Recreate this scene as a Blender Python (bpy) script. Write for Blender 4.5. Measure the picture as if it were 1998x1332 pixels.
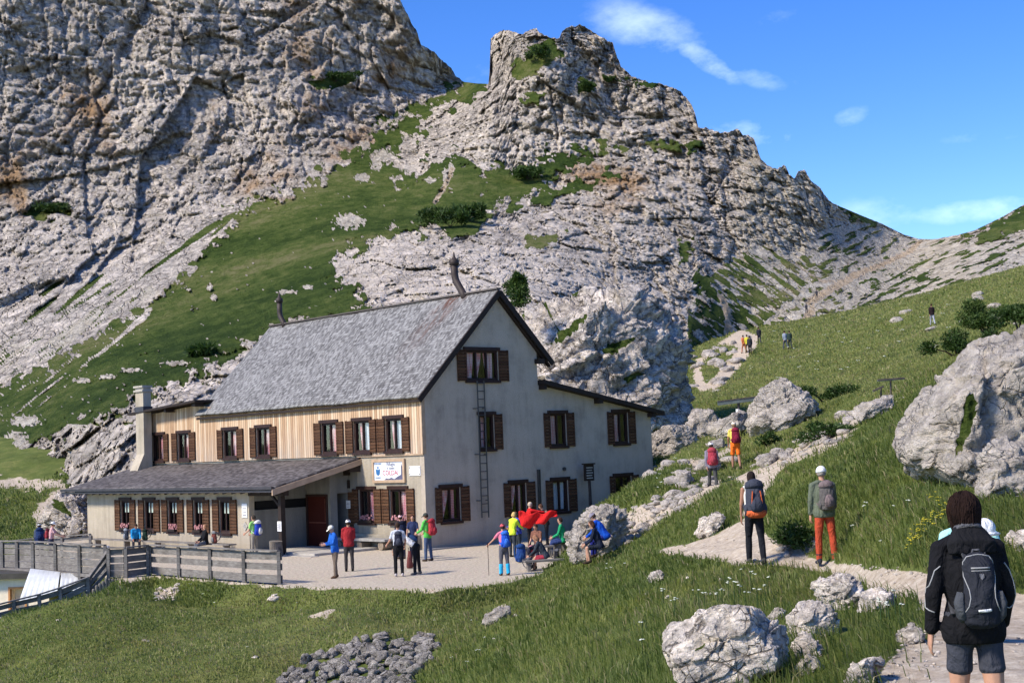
import bpy, math, random
import numpy as np
from mathutils import Vector, Matrix
random.seed(7); RNG = np.random.default_rng(11)
for _o in list(bpy.data.objects): bpy.data.objects.remove(_o)
SC = bpy.context.scene; COL = SC.collection
# ------------------------------------------------------------------ camera
FPX, PIT, ROL = 2677.0, 0.0766, 0.0413
CAM = np.array([0.0, 0.0, 4.16])
F_ = np.array([0, math.cos(PIT), math.sin(PIT)]); _r0 = np.array([1.0, 0, 0]); _u0 = np.array([0, -math.sin(PIT), math.cos(PIT)])
R_ = math.cos(ROL)*_r0 - math.sin(ROL)*_u0; U_ = math.sin(ROL)*_r0 + math.cos(ROL)*_u0
cd = bpy.data.cameras.new('camera'); cam = bpy.data.objects.new('camera', cd); COL.objects.link(cam)
cd.sensor_width = 36; cd.lens = 36*FPX/1998; cd.clip_start = 0.1; cd.clip_end = 5000
M = Matrix.Identity(4)
for i in range(3):
    M[i][0] = R_[i]; M[i][1] = U_[i]; M[i][2] = -F_[i]; M[i][3] = CAM[i]
cam.matrix_world = M; SC.camera = cam
def P(px, py, y):                       # photograph direction + forward distance -> world point
    d = F_ + R_*(px-999)/FPX - U_*(py-666)/FPX
    return CAM + d*(y/d[1])
def PA(px, py, y):
    px, py, y = np.broadcast_arrays(np.asarray(px, float), np.asarray(py, float), np.asarray(y, float))
    d = F_ + (px[..., None]-999)/FPX*R_ - (py[..., None]-666)/FPX*U_
    return CAM + d*(y/d[..., 1])[..., None]
def G(px, py, z=0.0):
    d = F_ + R_*(px-999)/FPX - U_*(py-666)/FPX
    return CAM + d*((z-CAM[2])/d[2])
def proj(v):
    d = np.asarray(v, float)-CAM; zc = np.maximum(d@F_, .05)
    return 999+FPX*(d@R_)/zc, 666-FPX*(d@U_)/zc
# ------------------------------------------------------------------ light
SUN_DIR = np.array([-0.66, -0.36, 0.70]); SUN_DIR /= np.linalg.norm(SUN_DIR)
sl = bpy.data.lights.new('sun', 'SUN'); sun = bpy.data.objects.new('sun', sl); COL.objects.link(sun)
sl.energy = 2.3; sl.angle = math.radians(10); sl.color = (1.0, .91, .77)
sun.rotation_mode = 'QUATERNION'; sun.rotation_quaternion = Vector(SUN_DIR).to_track_quat('Z', 'Y')
W = bpy.data.worlds.new('World'); SC.world = W; W.use_nodes = True
SC.view_settings.view_transform = 'Standard'; SC.view_settings.look = 'None'; SC.view_settings.exposure = 1.42; SC.view_settings.gamma = 1
def nd(nt, t, **kw):
    n = nt.nodes.new(t)
    for k, v in kw.items():
        if k[0] == '_': setattr(n, k[1:], v)
        else:
            s = n.inputs[int(k[1:])] if k[0] == 'i' and k[1:].isdigit() else n.inputs[k.replace('__', ' ')]
            if isinstance(v, bpy.types.NodeSocket): nt.links.new(v, s)
            else: s.default_value = v
    return n
nt = W.node_tree; nt.nodes.clear()
sky = nt.nodes.new('ShaderNodeTexSky'); sky.sky_type = 'NISHITA'; sky.sun_disc = False
sky.sun_elevation = math.asin(SUN_DIR[2]); sky.sun_rotation = math.atan2(SUN_DIR[0], SUN_DIR[1])
sky.altitude = 2100; sky.air_density = 1.0; sky.dust_density = .35; sky.ozone_density = 2.2
hs = nd(nt, 'ShaderNodeHueSaturation', Hue=.516, Saturation=1.34, Value=.63, Color=sky.outputs[0])
geo = nt.nodes.new('ShaderNodeTexCoord'); DIR = geo.outputs['Generated']
def cloudnoise(scale, stretch, detail):
    mp = nd(nt, 'ShaderNodeMapping', Vector=DIR); mp.inputs['Scale'].default_value = (scale, scale, scale*stretch); mp.inputs['Rotation'].default_value = (0, .5, 0)
    return nd(nt, 'ShaderNodeTexNoise', Vector=mp.outputs[0], Scale=1.0, Detail=detail, Roughness=.62).outputs[0]
cn = cloudnoise(16, 1.8, 9)
acc = None
for (cx, cy, rx, ry, ang, amp) in [(1265, 60, 140, 52, .3, .68), (1375, 118, 90, 26, .55, .8), (1470, 150, 75, 22, .3, .5), (1655, 230, 50, 20, -.35, .5), (1475, 262, 120, 28, .15, .62),
                              (1940, 408, 190, 26, -.06, .65), (1715, 415, 100, 34, 0, .5), (1915, 268, 80, 14, 0, .3), (925, 150, 80, 40, 0, .35), (1530, 35, 60, 22, 0, .3), (1560,155,80,18,0,.25)]:
    c = PA(cx, cy, 100.)-CAM; c = c/np.linalg.norm(c)
    ux = R_*math.cos(ang)-U_*math.sin(ang); uy = U_*math.cos(ang)+R_*math.sin(ang)
    sb = nd(nt, 'ShaderNodeVectorMath', _operation='SUBTRACT', i0=DIR, i1=tuple(c))
    a = nd(nt, 'ShaderNodeVectorMath', _operation='DOT_PRODUCT', i0=sb.outputs[0], i1=tuple(ux*FPX/rx))
    b = nd(nt, 'ShaderNodeVectorMath', _operation='DOT_PRODUCT', i0=sb.outputs[0], i1=tuple(uy*FPX/ry))
    a2 = nd(nt, 'ShaderNodeMath', _operation='MULTIPLY', i0=a.outputs['Value'], i1=a.outputs['Value'])
    b2 = nd(nt, 'ShaderNodeMath', _operation='MULTIPLY_ADD', i0=b.outputs['Value'], i1=b.outputs['Value'], i2=a2.outputs[0])
    mk = nd(nt, 'ShaderNodeMapRange', Value=b2.outputs[0]); mk.inputs[1].default_value = 1.5; mk.inputs[2].default_value = 0; mk.inputs[3].default_value = 0; mk.inputs[4].default_value = amp; mk.interpolation_type = 'SMOOTHSTEP'
    acc = mk.outputs[0] if acc is None else nd(nt, 'ShaderNodeMath', _operation='MAXIMUM', i0=acc, i1=mk.outputs[0]).outputs[0]
thr = nd(nt, 'ShaderNodeMath', _operation='MULTIPLY_ADD', i0=acc, i1=.42, i2=cn)
cov = nd(nt, 'ShaderNodeMapRange', Value=thr.outputs[0]); cov.inputs[1].default_value = .6; cov.inputs[2].default_value = 1.2
cov2 = nd(nt, 'ShaderNodeMath', _operation='MULTIPLY', i0=cov.outputs[0], i1=acc, _use_clamp=True); cov2 = nd(nt, 'ShaderNodeMath', _operation='MULTIPLY', i0=cov2.outputs[0], i1=.72)
mx = nd(nt, 'ShaderNodeMixRGB', Fac=cov2.outputs[0], Color1=hs.outputs[0], Color2=(5.6, 6.3, 7.2, 1))
bg = nd(nt, 'ShaderNodeBackground', Color=mx.outputs[0], Strength=.15)
nt.links.new(bg.outputs[0], nt.nodes.new('ShaderNodeOutputWorld').inputs[0])
# ------------------------------------------------------------------ noise
_pr = np.random.default_rng(5); PERM = _pr.permutation(256); PERM = np.concatenate([PERM, PERM]).astype(np.int32)
_g = _pr.normal(size=(256, 3)); GRAD = (_g/np.linalg.norm(_g, axis=1)[:, None]).astype(np.float32); RV = _pr.random((256, 3)).astype(np.float32)
def perlin(p):
    p = np.asarray(p, np.float32); i = np.floor(p).astype(np.int32); f = p-i; u = f*f*f*(f*(f*6-15)+10); i &= 255; out = 0
    for a in (0, 1):
        for b in (0, 1):
            for c in (0, 1):
                h = PERM[PERM[PERM[(i[..., 0]+a) & 255]+((i[..., 1]+b) & 255)]+((i[..., 2]+c) & 255)]
                g = GRAD[h]; d = g[..., 0]*(f[..., 0]-a)+g[..., 1]*(f[..., 1]-b)+g[..., 2]*(f[..., 2]-c)
                out = out+d*(u[..., 0] if a else 1-u[..., 0])*(u[..., 1] if b else 1-u[..., 1])*(u[..., 2] if c else 1-u[..., 2])
    return out*1.6
def fbm(p, o=4, g=.5, lac=2.03):
    s = 0; a = 1; q = np.asarray(p, np.float32)
    for k in range(o): s = s+a*perlin(q+k*17.3); a *= g; q = q*lac
    return s
def ridged(p, o=4, g=.55):
    s = 0; a = 1; q = np.asarray(p, np.float32)
    for k in range(o): s = s+a*(1-2*np.abs(perlin(q+k*11.7))); a *= g; q = q*2.07
    return s
def worley(p):
    p = np.asarray(p, np.float32); i = np.floor(p).astype(np.int32); f = p-i; f1 = np.full(p.shape[:-1], 9., np.float32); f2 = f1.copy(); cid = np.zeros(p.shape[:-1], np.int32)
    for a in (-1, 0, 1):
        for b in (-1, 0, 1):
            for c in (-1, 0, 1):
                h = PERM[PERM[PERM[(i[..., 0]+a) & 255]+((i[..., 1]+b) & 255)]+((i[..., 2]+c) & 255)]
                r = RV[h]; d = (f[..., 0]-a-r[..., 0])**2+(f[..., 1]-b-r[..., 1])**2+(f[..., 2]-c-r[..., 2])**2
                n = d < f1; f2 = np.where(n, f1, np.minimum(f2, d)); cid = np.where(n, h, cid); f1 = np.where(n, d, f1)
    return np.sqrt(f1), np.sqrt(f2), RV[cid]
def facets(p, tilt=1.5):
    """piecewise planar broken-rock height: cell offset plus a random tilt of every cell; also the joint distance"""
    p = np.asarray(p, np.float32); i = np.floor(p).astype(np.int32); f = p-i; f1 = np.full(p.shape[:-1], 9., np.float32); f2 = f1.copy(); hgt = np.zeros(p.shape[:-1], np.float32)
    for a in (-1, 0, 1):
        for b in (-1, 0, 1):
            for c in (-1, 0, 1):
                h = PERM[PERM[PERM[(i[..., 0]+a) & 255]+((i[..., 1]+b) & 255)]+((i[..., 2]+c) & 255)]; r = RV[h]; dx = f[..., 0]-a-r[..., 0]; dy = f[..., 1]-b-r[..., 1]; dz = f[..., 2]-c-r[..., 2]
                d = dx*dx+dy*dy+dz*dz; n = d < f1; g = GRAD[(h+77) & 255]; f2 = np.where(n, f1, np.minimum(f2, d)); f1 = np.where(n, d, f1)
                hgt = np.where(n, (RV[(h+31) & 255, 0]-.5)+tilt*(g[..., 0]*dx+g[..., 1]*dy+g[..., 2]*dz)*.6, hgt)
    return hgt, np.sqrt(f2)-np.sqrt(f1)
def sstep(a, b, x):
    t = np.clip((x-a)/(b-a), 0, 1); return t*t*(3-2*t)
def inpoly(x, y, poly):
    c = np.zeros(np.shape(x), bool); n = len(poly)
    for k in range(n):
        x1, y1 = poly[k]; x2, y2 = poly[(k+1) % n]
        if y1 == y2: continue
        c ^= ((y1 > y) != (y2 > y)) & (x < (x2-x1)*(y-y1)/(y2-y1)+x1)
    return c
def sdist(x, y, poly):                  # signed distance, + inside
    d = np.full(np.shape(x), 1e9); n = len(poly)
    for k in range(n):
        x1, y1 = poly[k]; x2, y2 = poly[(k+1) % n]; dx, dy = x2-x1, y2-y1; L = dx*dx+dy*dy+1e-9
        t = np.clip(((x-x1)*dx+(y-y1)*dy)/L, 0, 1); d = np.minimum(d, (x-x1-t*dx)**2+(y-y1-t*dy)**2)
    d = np.sqrt(d); return np.where(inpoly(x, y, poly), d, -d)
def unionsd(x, y, polys):
    s = np.full(np.shape(x), -1e9)
    for p in polys: s = np.maximum(s, sdist(x, y, p))
    return s
class TPS:
    def __init__(s, pts, val, lam=1e-3):
        s.p = np.asarray(pts, float); v = np.asarray(val, float); n = len(s.p)
        K = s.k(s.p, s.p)+lam*np.eye(n); Q = np.c_[np.ones(n), s.p]
        A = np.block([[K, Q], [Q.T, np.zeros((3, 3))]]); s.w = np.linalg.solve(A, np.r_[v, 0, 0, 0])
    def k(s, a, b):
        r2 = ((a[:, None]-b[None])**2).sum(-1); return .5*r2*np.log(r2+1e-12)
    def __call__(s, q):
        q = np.asarray(q, float); sh = q.shape[:-1]; q = q.reshape(-1, 2); out = np.empty(len(q))
        for i in range(0, len(q), 40000):
            c = q[i:i+40000]; out[i:i+40000] = s.k(c, s.p)@s.w[:-3]+s.w[-3]+c@s.w[-2:]
        return out.reshape(sh)
# ------------------------------------------------------------------ mesh helpers
def mesh_np(name, V, faces, mat=None, smooth=False, attrs=None, parent=None):
    me = bpy.data.meshes.new(name); V = np.ascontiguousarray(V, np.float32).reshape(-1, 3)
    if isinstance(faces, np.ndarray): groups = [faces]
    else: groups = [f for f in faces if len(f)]
    tot = sum(len(g) for g in groups); loops = np.concatenate([g.ravel() for g in groups]).astype(np.int32)
    sizes = np.concatenate([np.full(len(g), g.shape[1], np.int32) for g in groups]); st = np.concatenate([[0], np.cumsum(sizes)[:-1]]).astype(np.int32)
    me.vertices.add(len(V)); me.vertices.foreach_set('co', V.ravel()); me.loops.add(len(loops)); me.loops.foreach_set('vertex_index', loops)
    me.polygons.add(tot); me.polygons.foreach_set('loop_start', st)
    try: me.polygons.foreach_set('loop_total', sizes)
    except Exception: pass
    me.update(calc_edges=True)
    if smooth: me.polygons.foreach_set('use_smooth', np.ones(tot, bool))
    for k, a in (attrs or {}).items():
        a = np.asarray(a, np.float32)
        if a.ndim == 1: at = me.attributes.new(k, 'FLOAT', 'POINT'); at.data.foreach_set('value', a)
        else:
            at = me.attributes.new(k, 'FLOAT_COLOR', 'POINT'); at.data.foreach_set('color', np.c_[a, np.ones(len(a))].astype(np.float32).ravel())
    if mat: me.materials.append(mat)
    o = bpy.data.objects.new(name, me); COL.objects.link(o)
    if parent: o.parent = parent
    return o
def grid_faces(nr, nc):
    a = np.arange(nr*nc).reshape(nr, nc); return np.stack([a[:-1, :-1].ravel(), a[:-1, 1:].ravel(), a[1:, 1:].ravel(), a[1:, :-1].ravel()], 1)
def tag(o, label=None, cat=None, group=None, kind=None):
    if label: o['label'] = label
    if cat: o['category'] = cat
    if group: o['group'] = group
    if kind: o['kind'] = kind
    return o
def empty(name, loc=(0, 0, 0), rz=0, label=None, cat=None, group=None):
    o = bpy.data.objects.new(name, None); COL.objects.link(o); o.location = tuple(loc); o.rotation_euler = (0, 0, rz); o.empty_display_size = .3
    return tag(o, label, cat, group)
# ------------------------------------------------------------------ materials
def newmat(name):
    m = bpy.data.materials.new(name); m.use_nodes = True; m.node_tree.nodes.clear(); return m, m.node_tree
def finish(m, t, color, rough=.85, bump=None, bstr=.4, bdist=.05, spec=.3, metal=0, trans=None):
    b = t.nodes.new('ShaderNodeBsdfPrincipled')
    def put(s, v):
        if isinstance(v, bpy.types.NodeSocket): t.links.new(v, b.inputs[s])
        else: b.inputs[s].default_value = v
    put('Base Color', color); put('Roughness', rough); put('Specular IOR Level', spec); put('Metallic', metal)
    if bump is not None:
        bn = nd(t, 'ShaderNodeBump', Height=bump, Strength=bstr, Distance=bdist); t.links.new(bn.outputs[0], b.inputs['Normal'])
    out = t.nodes.new('ShaderNodeOutputMaterial'); t.links.new(b.outputs[0], out.inputs[0]); return m
def ramp(t, fac, stops, interp='LINEAR'):
    r = nd(t, 'ShaderNodeValToRGB', Fac=fac); r.color_ramp.interpolation = interp; e = r.color_ramp.elements
    while len(e) < len(stops): e.new(.5)
    for i, (p, c) in enumerate(stops): e[i].position = p; e[i].color = (*c, 1) if len(c) == 3 else c
    return r.outputs[0]
def tc(t, kind='Object', scale=None, rot=None):
    c = t.nodes.new('ShaderNodeTexCoord').outputs[kind]
    if scale is not None or rot is not None:
        mp = nd(t, 'ShaderNodeMapping', Vector=c)
        if scale is not None: mp.inputs['Scale'].default_value = scale if hasattr(scale, '__len__') else (scale,)*3
        if rot is not None: mp.inputs['Rotation'].default_value = rot
        c = mp.outputs[0]
    return c
def noise(t, vec, scale, detail=4, rough=.55, dist=0):
    return nd(t, 'ShaderNodeTexNoise', Vector=vec, Scale=scale, Detail=detail, Roughness=rough, Distortion=dist).outputs[0]
def mix(t, fac, a, b, mode='MIX'):
    return nd(t, 'ShaderNodeMixRGB', _blend_type=mode, Fac=fac, Color1=a if isinstance(a, bpy.types.NodeSocket) else (*a, 1), Color2=b if isinstance(b, bpy.types.NodeSocket) else (*b, 1)).outputs[0]
def maprange(t, v, a, b, c=0, d=1):
    n = nd(t, 'ShaderNodeMapRange', Value=v); n.inputs[1].default_value = a; n.inputs[2].default_value = b; n.inputs[3].default_value = c; n.inputs[4].default_value = d; return n.outputs[0]
def math_(t, op, a, b=0.0, c=0.0):
    return nd(t, 'ShaderNodeMath', _operation=op, i0=a, i1=b, i2=c).outputs[0]
def attr(t, name, out='Fac'):
    n = t.nodes.new('ShaderNodeAttribute'); n.attribute_name = name; return n.outputs[out]
def flat(name, col, rough=.8, var=.25, scale=8, bstr=.15, bd=.01, spec=.3, metal=0, bscale=60):
    m, t = newmat(name); c = tc(t); n = noise(t, c, scale, 5, .6)
    a = tuple(x*(1-var) for x in col); b = tuple(min(1, x*(1+var)) for x in col)
    return finish(m, t, ramp(t, n, [(.3, a), (.7, b)]), rough, noise(t, c, bscale, 3), bstr, bd, spec, metal)
# ------------------------------------------------------------------ rock and ground materials
def rock_mat(name, tint=(1, 1, 1), s=1.0, lum=1.0, grassy=True, ochre=False, crack=.5, ys=1.0):
    m, t = newmat(name); c = tc(t, scale=(1, ys, 1))
    def K(r, g, b): return (r*tint[0]*lum, g*tint[1]*lum, b*tint[2]*lum)
    wp = nd(t, 'ShaderNodeVectorMath', _operation='MULTIPLY_ADD', i0=nd(t, 'ShaderNodeTexNoise', Vector=c, Scale=.25*s, Detail=3).outputs[1], i1=(.7/s,)*3, i2=c).outputs[0]
    mp = nd(t, 'ShaderNodeMapping', Vector=wp); mp.inputs['Rotation'].default_value = (.35, .25, 0); mp.inputs['Scale'].default_value = (1, 1, 1.6)
    n1 = noise(t, c, .22*s, 6, .65); n2 = noise(t, c, 1.3*s, 7, .75); n3 = noise(t, mp.outputs[0], .8*s, 8, .72)
    col = ramp(t, n3, [(.28, K(.12, .115, .11)), (.43, K(.3, .285, .27)), (.55, K(.43, .405, .38)), (.72, K(.56, .535, .505))])
    col = mix(t, maprange(t, n1, .4, .7), col, K(.50, .455, .42), 'MULTIPLY') if False else mix(t, maprange(t, n1, .45, .72, 0, .55), col, K(.23, .225, .22))
    w2 = nd(t, 'ShaderNodeVectorMath', _operation='MULTIPLY_ADD', i0=nd(t, 'ShaderNodeTexNoise', Vector=c, Scale=1.1*s, Detail=4).outputs[1], i1=(.6/s,)*3, i2=mp.outputs[0]).outputs[0]
    v = nd(t, 'ShaderNodeTexVoronoi', _feature='DISTANCE_TO_EDGE', Vector=w2, Scale=.45*s).outputs[0]; vb = nd(t, 'ShaderNodeTexVoronoi', _feature='DISTANCE_TO_EDGE', Vector=nd(t, 'ShaderNodeMapping', Vector=w2, Scale=(1.7, 1, .75)).outputs[0], Scale=.95*s).outputs[0]; v = math_(t, 'MINIMUM', v, math_(t, 'MULTIPLY', vb, .8))
    pres = maprange(t, noise(t, c, .7*s, 3, .6), *((.40, .52) if ochre else (.47, .58))); ck = math_(t, 'MAXIMUM', maprange(t, v, 0, .035), math_(t, 'SUBTRACT', 1.0, pres)); col = mix(t, ck, mix(t, 1.0, col, (.30, .28, .26), 'MULTIPLY'), col)
    vf = nd(t, 'ShaderNodeTexVoronoi', Vector=w2, Scale=1.7*s); vg = nd(t, 'ShaderNodeSeparateXYZ', Vector=vf.outputs[1]).outputs[0]; vf2 = nd(t, 'ShaderNodeTexVoronoi', Vector=w2, Scale=4.3*s); vg2 = nd(t, 'ShaderNodeSeparateXYZ', Vector=vf2.outputs[1]).outputs[0]
    col = mix(t, 1.0, col, ramp(t, math_(t, 'MULTIPLY_ADD', vg, .6, math_(t, 'MULTIPLY', vg2, .4)), [(.2, (.74, .73, .72)), (.8, (1.22, 1.21, 1.2))]), 'MULTIPLY')
    sp_ = ramp(t, n2, [(.32, (.52, .50, .48)), (.46, (.92, .92, .92)), (.56, (1.04, 1.04, 1.04)), (.70, (1.34, 1.33, 1.30))]); col = mix(t, 1.0, col, sp_, 'MULTIPLY')
    if crack < .5: col = mix(t, .6, col, ramp(t, n3, [(.3, K(.2, .19, .185)), (.6, K(.42, .4, .38))]))
    if ochre:
        vs_ = maprange(t, noise(t, tc(t, scale=(1, .35, .12)), .35*s, 5, .7), .40, .60); col = mix(t, math_(t, 'MULTIPLY', vs_, .38), col, K(.20, .195, .19)); lp = maprange(t, noise(t, c, .05*s, 4, .6), .45, .62); col = mix(t, math_(t, 'MULTIPLY', lp, .30), col, K(.62, .585, .54))
        oc = math_(t, 'MULTIPLY', attr(t, 'ochre'), maprange(t, noise(t, tc(t, scale=(1, 1, .35)), .12*s, 5, .7), .42, .62))
        col = mix(t, oc, col, (.42, .27, .15))
    if ochre:
        col = mix(t, attr(t, 'trail'), col, ramp(t, n2, [(.3, (.42, .31, .20)), (.7, (.66, .54, .39))]))
    if grassy:
        gn = math_(t, 'ADD', attr(t, 'grass'), math_(t, 'MULTIPLY_ADD', noise(t, c, 1.1*s, 6, .75), .9, -.45))
        gf = maprange(t, gn, .46, .56)
        gc = ramp(t, maprange(t, math_(t, 'MULTIPLY_ADD', noise(t, tc(t), .06*s, 4, .6), .4, math_(t, 'MULTIPLY', noise(t, tc(t, scale=(1, .5, 1.6)), .8*s, 10, .85), .6)), .36, .64, .12, .88), [(.28, (.040, .072, .014)), (.48, (.092, .135, .028)), (.64, (.165, .19, .055)), (.8, (.26, .24, .11))])
        sc = maprange(t, math_(t, 'ADD', attr(t, 'scree'), math_(t, 'MULTIPLY_ADD', noise(t, c, 2.0*s, 5, .75), 1.0, -.5)), .45, .6)
        col = mix(t, math_(t, 'MULTIPLY', sc, .85), col, ramp(t, noise(t, c, 1.4*s, 8, .8), [(.36, (.30, .25, .19)), (.5, (.52, .47, .38)), (.62, (.76, .70, .59))]))
        col = mix(t, gf, col, gc)
    bh = math_(t, 'ADD', n3, math_(t, 'MULTIPLY', ck, .35)); bh = math_(t, 'MULTIPLY_ADD', n2, .4, bh); bh = math_(t, 'MULTIPLY_ADD', vg, .35, bh); bh = math_(t, 'MULTIPLY_ADD', vg2, .18, bh)
    if grassy: bh = math_(t, 'MULTIPLY', bh, math_(t, 'MULTIPLY_ADD', gf, -.95, 1.0)); bh = math_(t, 'MULTIPLY_ADD', math_(t, 'MULTIPLY', gf, noise(t, tc(t, scale=(1, .5, 1.6)), 1.6*s, 8, .8)), 1.1, bh)
    return finish(m, t, col, .93, bh, .95, 1.0/s, spec=.08)
M_MOUNT = rock_mat('mountain_limestone', (1.065, 1.0, .915), .6, 1.62, ochre=True, ys=.35)
M_OUT = rock_mat('outcrop_limestone', (1.06, 1.0, .93), 1.3, 2.0)
M_BLD = rock_mat('boulder_limestone', (1.06, 1.0, .92), 2.6, 1.6, crack=.4)
M_NEAR = rock_mat('foreground_limestone', (1.06, 1.0, .92), 5.0, 2.15)
def ground_mat():
    # gravel, dirt and turf
    m, t = newmat('meadow_and_gravel'); c = tc(t)
    n = noise(t, c, .5, 6, .7); n2 = noise(t, c, 3.0, 6, .75)
    g = ramp(t, n, [(.32, (.045, .07, .014)), (.5, (.095, .125, .028)), (.68, (.20, .20, .065))])
    g = mix(t, maprange(t, n2, .35, .7, 0, .7), g, (.12, .14, .045))
    gr = ramp(t, noise(t, c, 9, 6, .8), [(.3, (.24, .20, .145)), (.5, (.50, .43, .33)), (.7, (.76, .68, .55))])
    vo = nd(t, 'ShaderNodeTexVoronoi', Vector=c, Scale=16).outputs[1]
    gr = mix(t, .35, gr, mix(t, .85, vo, (.55, .52, .48)), 'OVERLAY')
    dirt = ramp(t, noise(t, c, 6, 7, .8), [(.3, (.28, .22, .155)), (.5, (.47, .39, .30)), (.7, (.66, .59, .48))])
    f = math_(t, 'ADD', attr(t, 'gravel'), math_(t, 'MULTIPLY_ADD', noise(t, c, 2.2, 6, .75), .7, -.35))
    col = mix(t, maprange(t, f, .42, .58), g, gr)
    f2 = math_(t, 'ADD', attr(t, 'dirt'), math_(t, 'MULTIPLY_ADD', noise(t, c, 1.6, 7, .75), .9, -.45))
    col = mix(t, maprange(t, f2, .44, .58), col, dirt)
    return finish(m, t, col, .95, math_(t, 'ADD', noise(t, c, 7, 8, .8), n2), .6, .12, spec=.08)
M_GROUND = ground_mat()
# ------------------------------------------------------------------ rock displacement
def rockdisp(p, L, amp, strata=(0.15, 0.1, 1.0), vert=1.0):
    """p metres; L block size; displacement in metres made of tilted facets, joints and ledges"""
    q = np.asarray(p, np.float32)/L; w = np.stack([fbm(q*.5+k*31, 2) for k in range(3)], -1); q2 = (q+w*.22)*np.array([1, 1, vert], np.float32); out = 0
    for k, (sc, a, an) in enumerate([(.8, .62, (1, 1, .6)), (1.9, .42, (1, 1, 1.5)), (4.1, .26, (1.15, 1, .9)), (8.7, .15, (1, 1, 1.3))]):
        h, e = facets(q2*np.array(an, np.float32)*sc+k*9.1, 1.6); out = out+a*h*1.5-a*.55*(1-sstep(0, .10+.03*k, e))
    _, e1 = facets(q2*np.array([2.3, 1, .32])+40, 1); _, e2 = facets(q2*np.array([.35, .6, 3.2])+60, 1)
    out = out-.42*(1-sstep(0, .09, e1))*sstep(-.25, .25, w[..., 1])-.40*(1-sstep(0, .10, e2))*sstep(-.2, .25, w[..., 2]); s = (q@np.array(strata, np.float32))*1.9+w[..., 0]*.9; fr = s-np.floor(s)
    return amp*(out+(.06+.30*sstep(-.05, .4, w[..., 1]))*(np.minimum(fr, (1-fr)*6)-.4)+.30*fbm(q*1.3, 5, .6))
def boulderdisp(p, L, amp, dip=.5, vert=2.0):
    q = np.asarray(p, np.float32)/L; w = np.stack([fbm(q*.7+k*31, 3) for k in range(3)], -1); q = q+w*.12; c, s = math.cos(dip), math.sin(dip)
    r = np.stack([q[..., 0]*c+q[..., 2]*s, q[..., 1], (-q[..., 0]*s+q[..., 2]*c)*vert], -1); out = 0
    for k, (sc, a) in enumerate([(.6, .8), (1.35, .5), (3.1, .28), (6.8, .15)]):
        h, e = facets(r*sc+k*7.3, 1.7); out = out+a*h*1.5-a*.5*(1-sstep(0, .06+.02*k, e))*sstep(-.3, .2, w[..., k % 3])
    zz = r[..., 2]*.9+w[..., 1]*.4; fr = np.abs(zz-np.round(zz)); st = RV[(np.floor(zz+.5).astype(int)) & 255, 0]-.5
    return amp*(out-.8*(1-sstep(0, .06, fr))*sstep(-.2, .2, w[..., 0])+.7*st+.28*fbm(q*2.5, 5, .6))
# ------------------------------------------------------------------ the mountain behind (one rock sheet with its back slope)
TOP = [(-160, -260), (0, -230), (300, -200), (560, -160), (700, -90), (760, -30), (782, 2), (795, 30), (812, 60), (822, 88), (845, 100), (862, 118), (880, 132), (890, 150), (905, 160), (930, 163), (953, 164), (957, 120), (955, 78),
       (968, 66), (985, 58), (1000, 62), (1018, 68), (1030, 60), (1046, 55), (1056, 66), (1072, 74), (1092, 74), (1098, 60), (1112, 52), (1133, 49), (1150, 58), (1172, 72), (1195, 84), (1203, 108), (1212, 130), (1232, 148), (1262, 160), (1292, 164), (1325, 176),
       (1345, 198), (1357, 222), (1362, 248), (1385, 252), (1412, 260), (1432, 254), (1440, 250), (1448, 262), (1470, 268), (1476, 285), (1482, 305), (1496, 322), (1515, 330), (1530, 322), (1540, 338), (1550, 350), (1558, 332), (1572, 334), (1582, 352), (1602, 368), (1614, 388), (1628, 398),
       (1680, 420), (1720, 436), (1762, 457), (1792, 466), (1822, 467), (1870, 458), (1900, 450), (1950, 426), (1998, 399), (2160, 300)]
DC = [(900, 160, 310), (952, 165, 272), (930, 190, 268), (480, 390, 232), (250, 500, 212), (0, 600, 190), (-160, 680, 180), (0, 760, 150), (0, 900, 112), (120, 960, 96), (-160, 980, 112), (100, 1010, 92), (400, 740, 112), (250, 830, 98), (700, 560, 140), (560, 660, 125), (850, 430, 195), (700, 400, 215), (780, 300, 262),
      (560, 500, 180), (1040, 600, 122), (0, 0, 262), (-160, -200, 262), (400, 0, 285), (400, 300, 252), (700, 0, 300), (780, -100, 310), (840, 110, 305), (600, 200, 272), (1000, 100, 256), (1130, 60, 258), (1200, 200, 250), (1340, 210, 252), (1480, 300, 246), (1610, 400, 250), (1790, 466, 285), (1998, 400, 250), (2160, 320, 240),
      (850, 330, 232), (1000, 330, 230), (1200, 290, 236), (1000, 450, 190), (750, 520, 152), (1200, 560, 165), (1330, 450, 208), (1350, 640, 168), (1500, 500, 215), (1550, 620, 192), (1700, 570, 215), (1450, 660, 185), (1900, 530, 200), (2100, 520, 190), (1400, 760, 160), (1998, 620, 172), (1700, 720, 172), (1040, 860, 98), (800, 860, 105), (500, 860, 98)]
depth = TPS([(a/1000, b/1000) for a, b, c in DC], [c for a, b, c in DC], 2e-4)
G1 = [(890, 162), (952, 164), (925, 188), (880, 200), (848, 218), (838, 245), (800, 268), (770, 292), (778, 350), (812, 345), (845, 312), (905, 305), (965, 332), (1005, 333), (1040, 318), (1110, 292), (1180, 280), (1215, 285), (1150, 310), (1090, 345), (1050, 372), (1000, 392), (960, 405), (920, 428), (850, 442), (760, 458), (700, 482), (655, 505), (650, 540), (695, 565), (722, 592), (690, 612), (560, 640), (480, 668), (400, 725), (300, 770), (250, 800), (130, 835), (60, 865), (0, 870), (-160, 880), (-160, 800), (0, 745), (100, 700), (200, 640), (290, 590), (340, 555), (400, 485), (440, 448), (470, 408), (490, 393), (545, 386), (590, 366), (640, 332), (700, 290), (745, 246), (800, 214), (850, 190)]
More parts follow.
